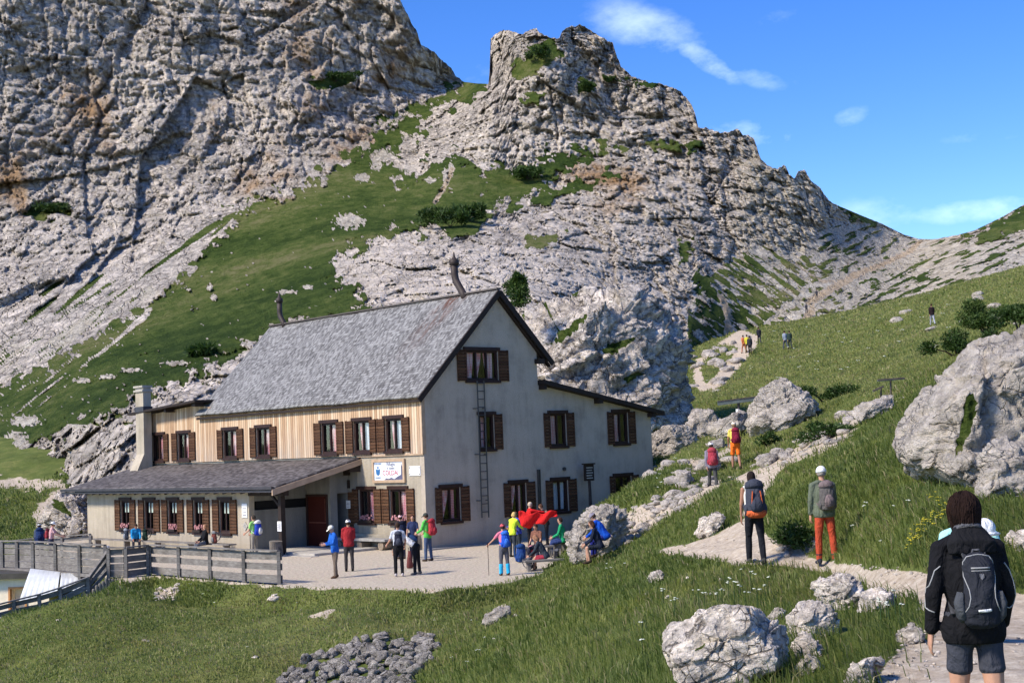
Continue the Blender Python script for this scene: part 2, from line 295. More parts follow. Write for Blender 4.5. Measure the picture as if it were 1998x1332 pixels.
GP = [[(40, 420), (70, 402), (125, 400), (128, 415), (80, 428)], [(600, 160), (650, 142), (690, 140), (685, 160), (640, 175), (605, 172)], [(1035, 85), (1070, 75), (1095, 95), (1075, 125), (1040, 145), (1000, 135), (1020, 115)], [(1000, 130), (1040, 120), (1055, 150), (1010, 155)],
      [(1130, 155), (1160, 158), (1150, 185), (1125, 180)], [(1015, 190), (1060, 185), (1050, 205), (1020, 200)], [(1180, 150), (1290, 165), (1240, 172)], [(1320, 470), (1350, 465), (1350, 500), (1330, 512)], [(1350, 530), (1385, 535), (1400, 575), (1360, 580)],
      [(1060, 375), (1150, 352), (1210, 340), (1140, 372), (1060, 400), (990, 410)], [(1030, 460), (1100, 455), (1060, 485), (1020, 482)], [(1260, 285), (1350, 270), (1370, 285), (1300, 300)], [(1885, 462), (1998, 398), (2160, 300), (2160, 380), (1998, 452), (1940, 470), (1890, 478)],
      [(0, 900), (150, 940), (60, 990), (90, 1040), (0, 1060), (-160, 1060), (-160, 900)], [(1340, 690), (1500, 660), (1600, 640), (1600, 720), (1340, 760)], [(1640, 398), (1740, 440), (1700, 440), (1650, 415)]]
GD = [[(848, 432), (880, 410), (930, 405), (965, 420), (930, 455), (880, 468)], [(1010, 320), (1050, 322), (1035, 360), (1005, 352)], [(900, 165), (950, 165), (920, 188)]]
S1 = [(490, 395), (470, 410), (400, 485), (330, 555), (200, 640), (100, 700), (0, 745), (-160, 800), (-160, 650), (0, 590), (60, 556), (170, 540), (300, 500), (400, 440)]
S2 = [(1400, 520), (1480, 470), (1560, 500), (1600, 440), (1700, 430), (1790, 468), (1880, 462), (1930, 475), (2160, 400), (2160, 560), (1700, 640), (1440, 680), (1340, 700), (1340, 600)]
S3 = [(1480, 640), (1560, 560), (1640, 530), (1790, 470), (1850, 480), (1700, 560), (1650, 620), (1560, 650)]
S4 = [(-160, 760), (0, 640), (260, 560), (300, 600), (220, 700), (80, 800), (-160, 860)]
OC = [[(560, 0), (690, 0), (650, 90), (625, 200), (570, 290), (500, 330), (520, 300), (590, 180)], [(110, 150), (210, 150), (220, 290), (120, 280)], [(760, 60), (820, 60), (800, 150), (720, 150)], [(380, 170), (430, 200), (430, 260), (390, 240)], [(-160, 220), (80, 250), (40, 400), (-160, 380)], [(640, 280), (720, 240), (740, 280), (650, 330)], [(480, 330), (560, 330), (560, 390), (470, 390)], [(1100, 300), (1280, 330), (1250, 420), (1080, 400)]]
def build_mountain():
    nc = 1060; pxs = np.linspace(-160, 2160, nc); tx, ty = np.array(TOP, float).T; top = np.interp(pxs, tx, ty)
    jag = perlin(np.c_[pxs*.11, pxs*0, pxs*0])*3.5+perlin(np.c_[pxs*.31, pxs*0+4, pxs*0])*2.2
    top = top+jag*np.where((pxs > 1640) | ((pxs > 900) & (pxs < 953)), .18, 1.0)
    bot = np.interp(pxs, [-160, 300, 420, 1040, 1330, 1380, 1700, 2160], [1080, 1080, 1040, 1000, 900, 800, 760, 690])
    nr = 440; v = (np.linspace(0, 1, nr)**.97)[:, None]; PX = np.broadcast_to(pxs, (nr, nc)); midv = np.array([top[max(0, i-14):i+15].max() for i in range(nc)])+14; midv = np.convolve(np.pad(midv, 10, 'edge'), np.ones(21)/21, 'valid')
    PY = np.where(v < .12, top+(midv-top)*(v/.12), midv+(bot-midv)*((v-.12)/.88))
    D = depth(np.stack([PX, PY], -1)/1000); B = PA(PX, PY, D)
    g = np.maximum(unionsd(PX, PY, [G1])/20, unionsd(PX, PY, GP)/9); g = np.maximum(g, unionsd(PX, PY, GD)/4)
    s1 = sdist(PX, PY, S1); s2 = sdist(PX, PY, S2); s3 = sdist(PX, PY, S3); s4 = sdist(PX, PY, S4)
    nse = fbm(np.stack([PX/30, PY/22, PX*0], -1), 6, .68); grass = sstep(-.9, .9, g+nse*1.6)
    # streaks run down slope in the two talus fields
    a = (PX*.80-PY*.60); b = (PX*.60+PY*.80); st = fbm(np.stack([a/190, b/16, a*0], -1), 5, .6)
    z1 = sstep(-8, 12, s1); grass = np.maximum(grass*(1-z1), z1*sstep(.15, .55, st+.12))
    a2 = (PX*.82+PY*.57); b2 = (-PX*.57+PY*.82); a3 = (PX*.92-PY*.4); b3 = (PX*.4+PY*.92); wR = sstep(1560, 1640, PX-(PY-560)*.3)
    st2 = fbm(np.stack([a2/46, b2/9, a2*0], -1), 5, .65)*(1-wR)+fbm(np.stack([a3/46, b3/8, a3*0+9], -1), 5, .65)*wR
    dens = np.interp(PX, [1340, 1450, 1560, 1700, 1998], [.30, .24, .12, -.02, -.04])+np.clip((PY-560)/500, -.2, .15)
    z2 = sstep(-10, 14, s2)*(grass < .7); grass = np.maximum(grass*(1-z2), z2*sstep(-.02, .28, st2+dens)); grass *= 1-.9*sstep(-8, 8, s3)*sstep(-.1, .3, fbm(np.stack([PX/20, PY/14, PX*0+3], -1), 3)+.2)
    sp = worley(np.stack([PX/11+nse*.5, PY/7+nse*.4, D/16], -1)); z4 = sstep(-20, 25, s4); low = sstep(600, 800, PY)*(PX < 500)
    spots = (1-sstep(.12, .30, sp[0]))*(sp[2][..., 0] > (.87-.50*z4-.24*low)); spots = np.maximum(spots, sstep(.28, .5, st)*z4*.9)
    big = np.zeros_like(PX)
    for (x, y, rx, ry) in [(682, 432, 27, 14), (707, 346, 14, 8), (745, 305, 20, 12), (735, 318, 12, 14), (712, 283, 10, 11), (840, 352, 10, 6), (290, 570, 14, 13), (868, 345, 5, 16), (880, 330, 5, 14), (560, 570, 18, 4), (600, 560, 10, 4), (160, 742, 18, 5), (210, 735, 18, 5), (255, 722, 22, 4), (150, 832, 12, 5), (50, 820, 30, 10), (30, 860, 26, 16), (410, 560, 6, 8), (418, 580, 6, 7), (345, 708, 26, 5)]:
        big = np.maximum(big, sstep(1.25, .75, np.hypot((PX-x)/rx, (PY-y)/ry)+.75*fbm(np.stack([PX/7, PY/4.5, PX*0], -1), 4)))
    TR = [[(1555, 636), (1578, 600), (1570, 585), (1600, 568), (1640, 545), (1665, 530), (1720, 512), (1765, 490), (1790, 470), (1800, 472), (1780, 494), (1725, 520), (1680, 538), (1650, 556), (1612, 578), (1590, 592), (1590, 612), (1572, 640)], [(1400, 575), (1412, 572), (1428, 615), (1425, 655), (1412, 660), (1415, 620)], [(880, 325), (888, 330), (872, 365), (850, 400), (842, 398), (865, 360)], [(1640, 548), (1600, 545), (1560, 520), (1604, 552)]]
    trl = sstep(-3, 3, unionsd(PX, PY, TR)+fbm(np.stack([PX/6, PY/5, PX*0], -1), 3)*3); grass = grass*(1-trl)
    spots = np.maximum(spots, big); grass = grass*(1-spots)
    scree = np.clip(z1*.62*sstep(-.5, .3, st)+sstep(-10, 14, s2)*.55+.35*sstep(-10, 8, s3)+spots*.75, 0, 1)*(1-grass)
    scree = np.maximum(scree, .62*sstep(1300, 1500, PX)*(1-grass)); scree = np.maximum(scree, trl)
    och = sstep(-22, 22, unionsd(PX, PY, OC)+30*fbm(np.stack([PX/60, PY/90, PX*0+2], -1), 4))
    rk = np.clip(1-grass, 0, 1)*(1-.75*z1)*(1-.8*sstep(-10, 14, s2)); sc = np.maximum(D/240, .8)
    BS = B*np.array([1, .3, 1]); d = rockdisp(BS, 15, 2.5, (.12, .0, 1.0), .8); dm = rockdisp(BS+50, 5.2, 1.05+.5*sstep(600, 900, PX), (.2, .1, 1.0), 1.0); but = (facets(BS/np.array([34, 34, 95.])+3, 1.8)[0]*6.5+fbm(BS/np.array([18, 18, 70.]), 3)*2.8)*sstep(1000, 500, PX+PY*.6)
    rk = rk*(1-.8*z4*(PY > 560))*(1-.6*spots); disp = (d*sc+dm+but)*rk+grass*1.2*fbm(B/7, 4)+spots*.4+.4*(1-rk)*(1-grass)*fbm(BS/2.2, 4)
    dd = B-CAM; dd /= np.linalg.norm(dd, axis=-1)[..., None]; V = B-dd*disp[..., None]
    back = []; e = V[0]
    for k, (by, bz) in enumerate([(4, -1.5), (14, -8), (50, -45), (160, -160)]):
        q = e+np.array([0, by, bz])+np.stack([0*jag, 0*jag, -abs(jag)*.1], -1); back.append(q)
    V = np.concatenate([np.array(back[::-1]), V], 0); pad = lambda A: np.concatenate([np.repeat(A[:1], 4, 0), A], 0)
    o = mesh_np('mountain', V, grid_faces(nr+4, nc), M_MOUNT, False, dict(grass=pad(grass).ravel(), trail=pad(trl).ravel(), scree=pad(scree*(1-trl)).ravel(), ochre=pad(och).ravel()))
    tag(o, kind='structure')
build_mountain()
# ------------------------------------------------------------------ the near ground: one height field on a polar grid
ZC = []   # (x, y, z)
for (px, py, y) in [(1475, 1100, 28), (1615, 1100, 27), (1437, 915, 52), (1380, 945, 47), (1640, 950, 30), (1640, 860, 40), (1560, 870, 44), (1800, 980, 20), (1790, 1150, 17), (1998, 1332, 10.6), (1850, 1332, 10.8), (1300, 1077, 34), (1240, 960, 50), (1330, 880, 60), (1210, 1010, 49), (1150, 1000, 56),
                    (0, 1215, 48), (100, 1190, 49), (170, 1172, 49.5), (245, 1150, 49), (550, 1200, 42.3), (300, 1200, 43), (300, 1332, 36), (540, 1250, 39), (550, 1332, 35), (0, 1332, 38), (800, 1250, 37), (850, 1332, 30), (700, 1180, 42), (1000, 1180, 40), (1050, 1170, 38.5), (1000, 1250, 30), (1000, 1332, 21), (1200, 1200, 25), (1200, 1332, 15.5), (1250, 1120, 32), (1400, 1332, 12),
                    (1300, 1332, 13.3), (1600, 1332, 11.4), (1700, 1140, 20.5), (1650, 1120, 23.5), (1560, 1110, 27), (1750, 1150, 18), (1500, 1180, 20), (1600, 1200, 16), (1400, 1150, 24), (1998, 1000, 21), (1998, 1180, 15.5), (1900, 1000, 22), (1700, 1000, 24), (1500, 1000, 33), (1440, 650, 128), (1560, 630, 124), (1700, 602, 122), (1850, 560, 118), (1998, 522, 112), (2100, 495, 108),
                    (1400, 780, 84), (1500, 730, 92), (1600, 740, 82), (1700, 700, 80), (1850, 640, 80), (1998, 640, 58), (1998, 800, 33), (1750, 800, 42), (1700, 850, 36), (1380, 860, 64), (1450, 830, 62), (1350, 700, 105), (1450, 720, 96), (1130, 1085, 45), (1200, 1075, 43), (1100, 1110, 44)]:
    if px >= 1340 and y > 60: y = 60+(y-60)*1.7
    ZC.append(P(px, py, y))
for q in [(0, 0, 2.5), (2, 4, 2.25), (2.81, 8.7, 2.00), (2.4, 8.5, 2.00), (-4, 8, .6), (-10, 20, -1.5), (-5, 15, -.4), (-15, 8, -1.5), (-8, 0, 1.0), (8, 0, 3.2), (15, 10, 5.2), (20, 20, 7), (0, 10, 1.5), (-20, 35, -2.2), (-14, 30, -2), (-23, 54, -3.2), (-20, 55, -3.0), (-17, 53.5, -2.6), (-28, 60, -3), (-30, 80, 0), (-25, 78, .2), (-30, 95, 2.5), (-20, 95, 2),
          (-5, 70, .3), (0, 90, 3), (-10, 100, 6), (10, 80, 4.5), (5, 72, 3), (7.5, 66, 1.9), (12, 80, 4.5), (15, 140, 11), (-20, 140, 10), (-40, 140, 10), (30, 60, 12), (35, 40, 12), (3.5, 62, .5), (-45, 60, -4), (-30, 30, -3)]:
    ZC.append(np.array(q, float))
ZC = np.array(ZC); pol = lambda x, y: np.stack([np.arctan2(x, y+3)*2.2, np.log(np.hypot(x, y)+3)], -1)
zt = TPS(pol(ZC[:, 0], ZC[:, 1]), ZC[:, 2], 3e-4)
PLZ = [G(a, b)[:2] for a, b in [(243, 1134), (300, 1124), (555, 1145), (700, 1148), (850, 1150), (1000, 1136), (1055, 1116), (1095, 1088), (1108, 1050), (1090, 1022)]]+[(-3.9+7, 58+8), (-10, 80), (-27, 78), (-21, 62.5)]
PLZ = [tuple(map(float, q)) for q in PLZ]
def zground(x, y, detail=True):
    x = np.asarray(x, float); y = np.asarray(y, float); z = zt(pol(x, y)); sd = sdist(x, y, PLZ); w = sstep(-.9, .15, sd)
    r = np.hypot(x, y)
    if detail:
        p = np.stack([x, y, x*0], -1); z = z+(1-w)*(fbm(p/3.1, 4)*.08*np.clip(r/12, .25, 2.2)+fbm(p/14, 2)*.25*np.clip((r-15)/30, 0, 1))
    return z*(1-w)+w*0.0
zg = lambda x, y: float(zground(np.array([x]), np.array([y]))[0])
def hit(px, py):                       # where the photograph's ray through (px,py) meets the near ground
    ys = np.geomspace(5, 195, 1000); q = PA(np.full(1000, px), np.full(1000, py), ys); h = q[:, 2]-zground(q[:, 0], q[:, 1]); k = np.argmax(h < 0)
    if h[k] >= 0: k = 999
    return np.array([q[k, 0], q[k, 1], zg(q[k, 0], q[k, 1])])
PATH = [[(1280, 1072), (1340, 1060), (1400, 1042), (1440, 1020), (1470, 1010), (1500, 1045), (1540, 1078), (1640, 1098), (1700, 1108), (1790, 1112), (1970, 1150), (2100, 1170), (2100, 1500), (1840, 1400), (1800, 1290), (1825, 1230), (1790, 1172), (1700, 1150), (1650, 1128), (1600, 1114), (1500, 1100), (1440, 1105), (1380, 1088), (1300, 1082)],
        [(1445, 640), (1482, 655), (1478, 675), (1440, 722), (1400, 762), (1362, 766), (1350, 735), (1358, 700), (1385, 690), (1368, 720), (1378, 748), (1420, 705), (1440, 678), (1395, 672)]]
ROCKY = [[(1225, 1062), (1200, 1000), (1300, 972), (1360, 952), (1405, 930), (1412, 948), (1350, 985), (1290, 1015), (1250, 1050)], [(1412, 928), (1500, 902), (1560, 880), (1530, 915), (1500, 955), (1492, 1000), (1455, 1020), (1440, 1005), (1462, 960)], [(1340, 900), (1420, 870), (1440, 880), (1350, 930)], [(1490, 900), (1640, 820), (1700, 800), (1640, 870), (1540, 910)],
         [(1630, 805), (1720, 775), (1760, 785), (1650, 815)], [(1720, 1300), (1800, 1210), (1850, 1400), (1700, 1400)], [(600, 1200), (650, 1190), (640, 1215)], [(940, 1200), (990, 1175), (985, 1200), (955, 1218)], [(1500, 1060), (1580, 1040), (1600, 1075), (1540, 1085)], [(60, 1000), (100, 950), (170, 945), (180, 1050), (80, 1050)], [(-60, 925), (130, 935), (160, 950), (60, 960), (-60, 950)], [(300, 1150), (350, 1142), (345, 1170), (310, 1170)], [(520, 1175), (548, 1165), (540, 1178)]]
WALLP = [(590, 1286), (690, 1250), (800, 1235), (860, 1245), (862, 1290), (800, 1332), (540, 1332)]
def build_ground():
    az = np.radians(np.concatenate([np.linspace(-60, -23, 14), np.linspace(-22, 22.5, 640), np.linspace(24, 60, 14)])); r = np.concatenate([np.linspace(.6, 6, 8), np.geomspace(6.3, 205, 640)])
    A, Rr = np.meshgrid(az, r); X = Rr*np.sin(A); Y = Rr*np.cos(A); Z = zground(X, Y); PX, PY = proj(np.stack([X, Y, Z], -1))
    vis = (Y > 4); sdp = sdist(X, Y, PLZ); n1 = fbm(np.stack([X/1.2, Y/1.2, X*0], -1), 3)
    grav = sstep(-.18, .18, sdp+n1*.22)
    dirt = np.where(vis, np.maximum(sstep(-6, 8, unionsd(PX, PY, PATH)+n1*5), .75*sstep(-10, 12, unionsd(PX, PY, ROCKY)+n1*10)), 0)
    far = (Y > 30) & (PX > 1340) & (PY > 560); n2 = fbm(np.stack([X/2.4, Y/2.4, Z/2.4], -1), 4)
    dirt = np.maximum(dirt, .38*sstep(.75, 1.05, n2+n1*.3)*(sdp < -1)); dirt *= (sdp < 0)
    Z = Z+(dirt > .5)*fbm(np.stack([X*2, Y*2, Z*0], -1), 3)*.02*np.clip(Rr/14, .2, 2)
    o = mesh_np('ground', np.stack([X, Y, Z], -1), grid_faces(len(r), len(az)), M_GROUND, True, dict(gravel=grav.ravel(), dirt=dirt.ravel()))
    tag(o, kind='structure'); return X, Y, Z, grav, dirt
GX, GY, GZ, GGR, GDI = build_ground()
# ------------------------------------------------------------------ shape kit
class MB:
    def __init__(s): s.v = []; s.f = []
    def add(s, V, Fs):
        o = len(s.v); s.v += [tuple(map(float, q)) for q in V]; s.f += [tuple(i+o for i in f) for f in Fs]; return s
    def box(s, a, b, M=None):
        x0, y0, z0 = a; x1, y1, z1 = b
        V = [(x0, y0, z0), (x1, y0, z0), (x1, y1, z0), (x0, y1, z0), (x0, y0, z1), (x1, y0, z1), (x1, y1, z1), (x0, y1, z1)]
        if M is not None: V = [tuple(M@Vector(q)) for q in V]
        return s.add(V, [(0, 3, 2, 1), (4, 5, 6, 7), (0, 1, 5, 4), (1, 2, 6, 5), (2, 3, 7, 6), (3, 0, 4, 7)])
    def prism(s, poly, f, a, b):        # poly of 2D points, f(u, v, w) -> xyz, extruded w from a to b
        n = len(poly); V = [f(u, v, a) for u, v in poly]+[f(u, v, b) for u, v in poly]
        return s.add(V, [tuple(range(n-1, -1, -1)), tuple(range(n, 2*n))]+[(i, (i+1) % n, n+(i+1) % n, n+i) for i in range(n)])
    def bar(s, a, b, w, h=None, up=(0, 0, 1)):   # rectangular bar from a to b
        a, b = Vector(a), Vector(b); d = (b-a).normalized(); u = Vector(up); h = h or w
        if abs(d.dot(u)) > .98: u = Vector((1, 0, 0))
        r = d.cross(u).normalized(); u = r.cross(d).normalized(); V = []
        for p in (a, b):
            for i, j in ((-1, -1), (1, -1), (1, 1), (-1, 1)): V.append(p+r*(i*w/2)+u*(j*h/2))
        return s.add(V, [(0, 1, 2, 3), (7, 6, 5, 4), (0, 4, 5, 1), (1, 5, 6, 2), (2, 6, 7, 3), (3, 7, 4, 0)])
    def tube(s, pts, rs, n=10, cap=True):
        pts = [Vector(p) for p in pts]; rs = rs if hasattr(rs, '__len__') else [rs]*len(pts); rings = []; R0 = None
        for i, p in enumerate(pts):
            d = (pts[min(i+1, len(pts)-1)]-pts[max(i-1, 0)]).normalized(); u = Vector((0, 0, 1)) if abs(d.z) < .9 else Vector((0, 1, 0))
            r = d.cross(u).normalized() if R0 is None else (R0-d*R0.dot(d)).normalized(); R0 = r; u = r.cross(d)
            rings += [p+(r*math.cos(2*math.pi*k/n)+u*math.sin(2*math.pi*k/n))*rs[i] for k in range(n)]
        Fs = [(i*n+k, i*n+(k+1) % n, (i+1)*n+(k+1) % n, (i+1)*n+k) for i in range(len(pts)-1) for k in range(n)]
        if cap: Fs += [tuple(range(n-1, -1, -1)), tuple(range((len(pts)-1)*n, len(pts)*n))]
        return s.add(rings, Fs)
    def build(s, name, mat, parent=None, smooth=False, label=None):
        me = bpy.data.meshes.new(name); me.from_pydata(s.v, [], s.f); me.update()
        if mat: me.materials.append(mat)
        if smooth: me.polygons.foreach_set('use_smooth', [True]*len(me.polygons))
        o = bpy.data.objects.new(name, me); COL.objects.link(o)
        if parent: o.parent = parent
        if label: o['label'] = label
        return o
def copy_tree(o, parent=None):
    c = o.copy(); COL.objects.link(c)
    if parent: c.parent = parent
    for ch in list(o.children): copy_tree(ch, c)
    return c
def text(name, s, size, mat, parent, M, align='CENTER', label=None, ext=.004):
    cu = bpy.data.curves.new(name, 'FONT'); cu.body = s; cu.size = size; cu.align_x = align; cu.align_y = 'CENTER'; cu.extrude = ext; cu.resolution_u = 3
    tmp = bpy.data.objects.new(name+'_c', cu); COL.objects.link(tmp); dg = bpy.context.evaluated_depsgraph_get()
    me = bpy.data.meshes.new_from_object(tmp.evaluated_get(dg)); bpy.data.objects.remove(tmp); me.transform(M); me.materials.clear(); me.materials.append(mat)
    o = bpy.data.objects.new(name, me); COL.objects.link(o); o.parent = parent; return o
# ------------------------------------------------------------------ house materials (house-local coordinates: x along gable, y along the long front)
def plaster(name, c0, c1, streak=.5):
    m, t = newmat(name); c = tc(t); n = noise(t, c, .8, 6, .65); s_ = noise(t, tc(t, scale=(2.2, 2.2, .25)), 1.5, 5, .6)
    f = math_(t, 'MULTIPLY_ADD', s_, streak, math_(t, 'MULTIPLY', n, 1-streak)); base = ramp(t, f, [(.32, tuple(x*.62 for x in c0)), (.5, c0), (.68, c1)])
    sep = nd(t, 'ShaderNodeSeparateXYZ', Vector=c); damp = math_(t, 'MULTIPLY', maprange(t, sep.outputs[2], 1.1, -.1), maprange(t, n, .35, .65, .3, 1))
    col = mix(t, math_(t, 'MULTIPLY', damp, .55), base, tuple(x*.45 for x in c0)); rg = noise(t, c, 14, 8, .75)
    col = mix(t, maprange(t, rg, .3, .7, 0, .35), col, tuple(x*.7 for x in c0))
    return finish(m, t, col, .95, rg, .8, .05, spec=.1)
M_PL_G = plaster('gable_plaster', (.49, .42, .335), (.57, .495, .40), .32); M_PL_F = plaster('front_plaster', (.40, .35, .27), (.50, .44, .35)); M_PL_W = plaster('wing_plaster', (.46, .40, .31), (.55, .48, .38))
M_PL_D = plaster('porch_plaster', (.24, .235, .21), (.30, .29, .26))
def shingle():
    m, t = newmat('larch_shingles'); c = tc(t, 'UV'); sep = nd(t, 'ShaderNodeSeparateXYZ', Vector=c)
    wob = noise(t, c, 6, 3, .6); row = math_(t, 'MULTIPLY_ADD', wob, .25, math_(t, 'MULTIPLY', sep.outputs[1], 6.2)); rf = math_(t, 'FRACT', row); ri = math_(t, 'FLOOR', row)
    cb = nd(t, 'ShaderNodeCombineXYZ', X=math_(t, 'MULTIPLY_ADD', ri, 3.37, math_(t, 'MULTIPLY', sep.outputs[0], 9.5)), Y=math_(t, 'MULTIPLY', ri, 1.7), Z=0.0)
    v = nd(t, 'ShaderNodeTexVoronoi', _voronoi_dimensions='2D', Vector=cb.outputs[0], Scale=1.0, Randomness=.55); vs = nd(t, 'ShaderNodeSeparateXYZ', Vector=v.outputs[1]).outputs[0]
    big = noise(t, c, .35, 5, .65); colr = ramp(t, math_(t, 'MULTIPLY_ADD', vs, .5, math_(t, 'MULTIPLY', big, .5)), [(.2, (.075, .071, .068)), (.45, (.165, .16, .155)), (.75, (.29, .285, .275))])
    edge = maprange(t, rf, 0, .17, .35, 1); colr = mix(t, 1.0, colr, nd(t, 'ShaderNodeCombineXYZ', X=edge, Y=edge, Z=edge).outputs[0], 'MULTIPLY')
    st = math_(t, 'MULTIPLY', attr(t, 'stain'), maprange(t, noise(t, tc(t, 'UV', scale=(2, .5, 1)), 2.0, 5, .7), .42, .6)); colr = mix(t, st, colr, (.10, .045, .03))
    h = math_(t, 'MULTIPLY_ADD', rf, .8, math_(t, 'MULTIPLY', vs, .5)); return finish(m, t, colr, .8, h, .9, .035, spec=.25)
M_SHING = shingle()
def shing2():
    m, t = newmat('brown_shingles'); c = tc(t, 'UV'); sep = nd(t, 'ShaderNodeSeparateXYZ', Vector=c); row = math_(t, 'MULTIPLY_ADD', noise(t, c, 5, 3), .3, math_(t, 'MULTIPLY', sep.outputs[1], 6.0)); rf = math_(t, 'FRACT', row); ri = math_(t, 'FLOOR', row)
    cb = nd(t, 'ShaderNodeCombineXYZ', X=math_(t, 'MULTIPLY_ADD', ri, 3.37, math_(t, 'MULTIPLY', sep.outputs[0], 6.0)), Y=math_(t, 'MULTIPLY', ri, 1.7), Z=0.0)
    vs = nd(t, 'ShaderNodeSeparateXYZ', Vector=nd(t, 'ShaderNodeTexVoronoi', _voronoi_dimensions='2D', Vector=cb.outputs[0], Scale=1.0).outputs[1]).outputs[0]
    col = ramp(t, math_(t, 'MULTIPLY_ADD', vs, .5, math_(t, 'MULTIPLY', noise(t, c, .5, 5, .65), .5)), [(.2, (.04, .033, .030)), (.45, (.09, .078, .072)), (.75, (.18, .162, .152))])
    e = maprange(t, rf, 0, .2, .4, 1); col = mix(t, 1.0, col, nd(t, 'ShaderNodeCombineXYZ', X=e, Y=e, Z=e).outputs[0], 'MULTIPLY')
    return finish(m, t, col, .8, math_(t, 'MULTIPLY_ADD', rf, .8, math_(t, 'MULTIPLY', vs, .5)), .9, .03, spec=.25)
M_SHING2 = shing2()
def boards(name, c0, c1, c2, axis, pitch, dark=.3, weather=0):
    m, t = newmat(name); c = tc(t); sep = nd(t, 'ShaderNodeSeparateXYZ', Vector=c); u = math_(t, 'MULTIPLY', sep.outputs[axis], 1/pitch); fr = math_(t, 'FRACT', u); fl = math_(t, 'FLOOR', u)
    rnd = nd(t, 'ShaderNodeTexWhiteNoise', _noise_dimensions='1D', W=fl).outputs[0]; sc = [1.5, 1.5, 1.5]; sc = [12 if i == axis else 1.2 for i in range(3)]
    gr = noise(t, tc(t, scale=sc), 1.5, 6, .7); col = ramp(t, math_(t, 'MULTIPLY_ADD', rnd, .45, math_(t, 'MULTIPLY', gr, .6)), [(.2, c0), (.5, c1), (.8, c2)])
    gap = math_(t, 'MINIMUM', maprange(t, fr, 0, .14), maprange(t, fr, 1, .86)); col = mix(t, gap, tuple(x*dark for x in c0), col)
    if weather:
        w = math_(t, 'MULTIPLY', maprange(t, sep.outputs[2], 5.6, 4.2, 0, 1), maprange(t, noise(t, tc(t, scale=(1, 1.5, .4)), 1.6, 5, .7), .35, .65)); col = mix(t, math_(t, 'MULTIPLY', w, .55), col, (.36, .33, .30))
    return finish(m, t, col, .8, math_(t, 'MULTIPLY_ADD', gap, 1.0, math_(t, 'MULTIPLY', gr, .3)), .7, .02, spec=.2)
M_CLAD = boards('larch_cladding', (.34, .20, .11), (.55, .38, .24), (.74, .58, .41), 1, .17, .35, 1)
M_SHUT = boards('brown_shutter_boards', (.045, .020, .011), (.085, .040, .020), (.13, .066, .034), 2, .14, .3)
M_FRAME = flat('dark_brown_frame', (.030, .013, .010), .6, .3, 5, .1); M_REDDOOR = boards('dark_red_door_boards', (.06, .010, .005), (.085, .013, .007), (.11, .02, .01), 0, .2, .5)
M_DARKW = flat('dark_stained_wood', (.025, .016, .012), .7, .3, 6); M_BARGE = flat('pale_barge_board', (.42, .30, .20), .8, .2, 3); M_FASC = flat('dark_metal_gutter', (.06, .055, .06), .45, .2, 3, metal=.3)
M_BLACK = flat('dark_room_inside', (.008, .008, .009), .9); M_CURT = None
def curtain(name, a, b):
    m, t = newmat(name); c = tc(t); sep = nd(t, 'ShaderNodeSeparateXYZ', Vector=c); s_ = math_(t, 'ADD', sep.outputs[0], sep.outputs[1]); w = math_(t, 'SINE', math_(t, 'MULTIPLY', s_, 70)); w2 = math_(t, 'SINE', math_(t, 'MULTIPLY', sep.outputs[2], 90))
    return finish(m, t, mix(t, maprange(t, math_(t, 'ADD', w, w2), -1.4, 1.4), a, b), .9)
M_CURT = curtain('red_check_curtain', (.70, .20, .25), (.85, .68, .70)); M_CURTW = curtain('pale_curtain', (.65, .70, .80), (.78, .82, .88)); M_PAPERG = flat('pale_green_blind', (.42, .50, .44), .9, .08)
def glass():
    m, t = newmat('window_glass'); g = nd(t, 'ShaderNodeBsdfGlossy', Color=(.9, .95, 1, 1), Roughness=.03); tr = nd(t, 'ShaderNodeBsdfTransparent', Color=(.9, .91, .91, 1))
    lw = nd(t, 'ShaderNodeLayerWeight', Blend=.25); fac = maprange(t, lw.outputs[1], 0, 1, .025, .16)
    mxs = nd(t, 'ShaderNodeMixShader', i0=fac, i1=tr.outputs[0], i2=g.outputs[0]); t.links.new(mxs.outputs[0], t.nodes.new('ShaderNodeOutputMaterial').inputs[0]); return m
M_GLASS = glass(); M_WHITE = flat('white_paper', (.78, .78, .76), .8, .04); M_CONC = flat('pale_concrete', (.42, .39, .34), .95, .2, 3, .5, .03, .1); M_STONEC = flat('grey_stone', (.30, .29, .27), .95, .25, 5, .6, .04, .1, bscale=15)
M_IRON = flat('rusty_iron', (.04, .028, .024), .6, .4, 4); M_LADDER = flat('grey_steel_ladder', (.07, .07, .068), .5, .2, 5, metal=.4)
M_FLOWER = flat('pink_and_white_flowers', (.36, .17, .17), .9, .9, 22); M_LEAF = flat('leafy_green', (.03, .06, .015), .9, .5, 20)
TH = .761; HC = (-3.9, 58.0, 0.0)
house = empty('mountain_hut', HC, TH, 'grey plastered mountain hut with steep shingle roof, larch boarded upper front and brown shutters', 'mountain hut')
def hut(mb, name, mat, **k): return mb.build(name, mat, house, **k)
def uvroof(o, fu, fv, stain=None):
    me = o.data; uv = me.uv_layers.new(name='UVMap'); co = [v.co for v in me.vertices]
    for l in me.loops: c = co[l.vertex_index]; uv.data[l.index].uv = (fu(c), fv(c))
    at = me.attributes.new('stain', 'FLOAT', 'POINT'); at.data.foreach_set('value', [stain(c) if stain else 0.0 for c in co])
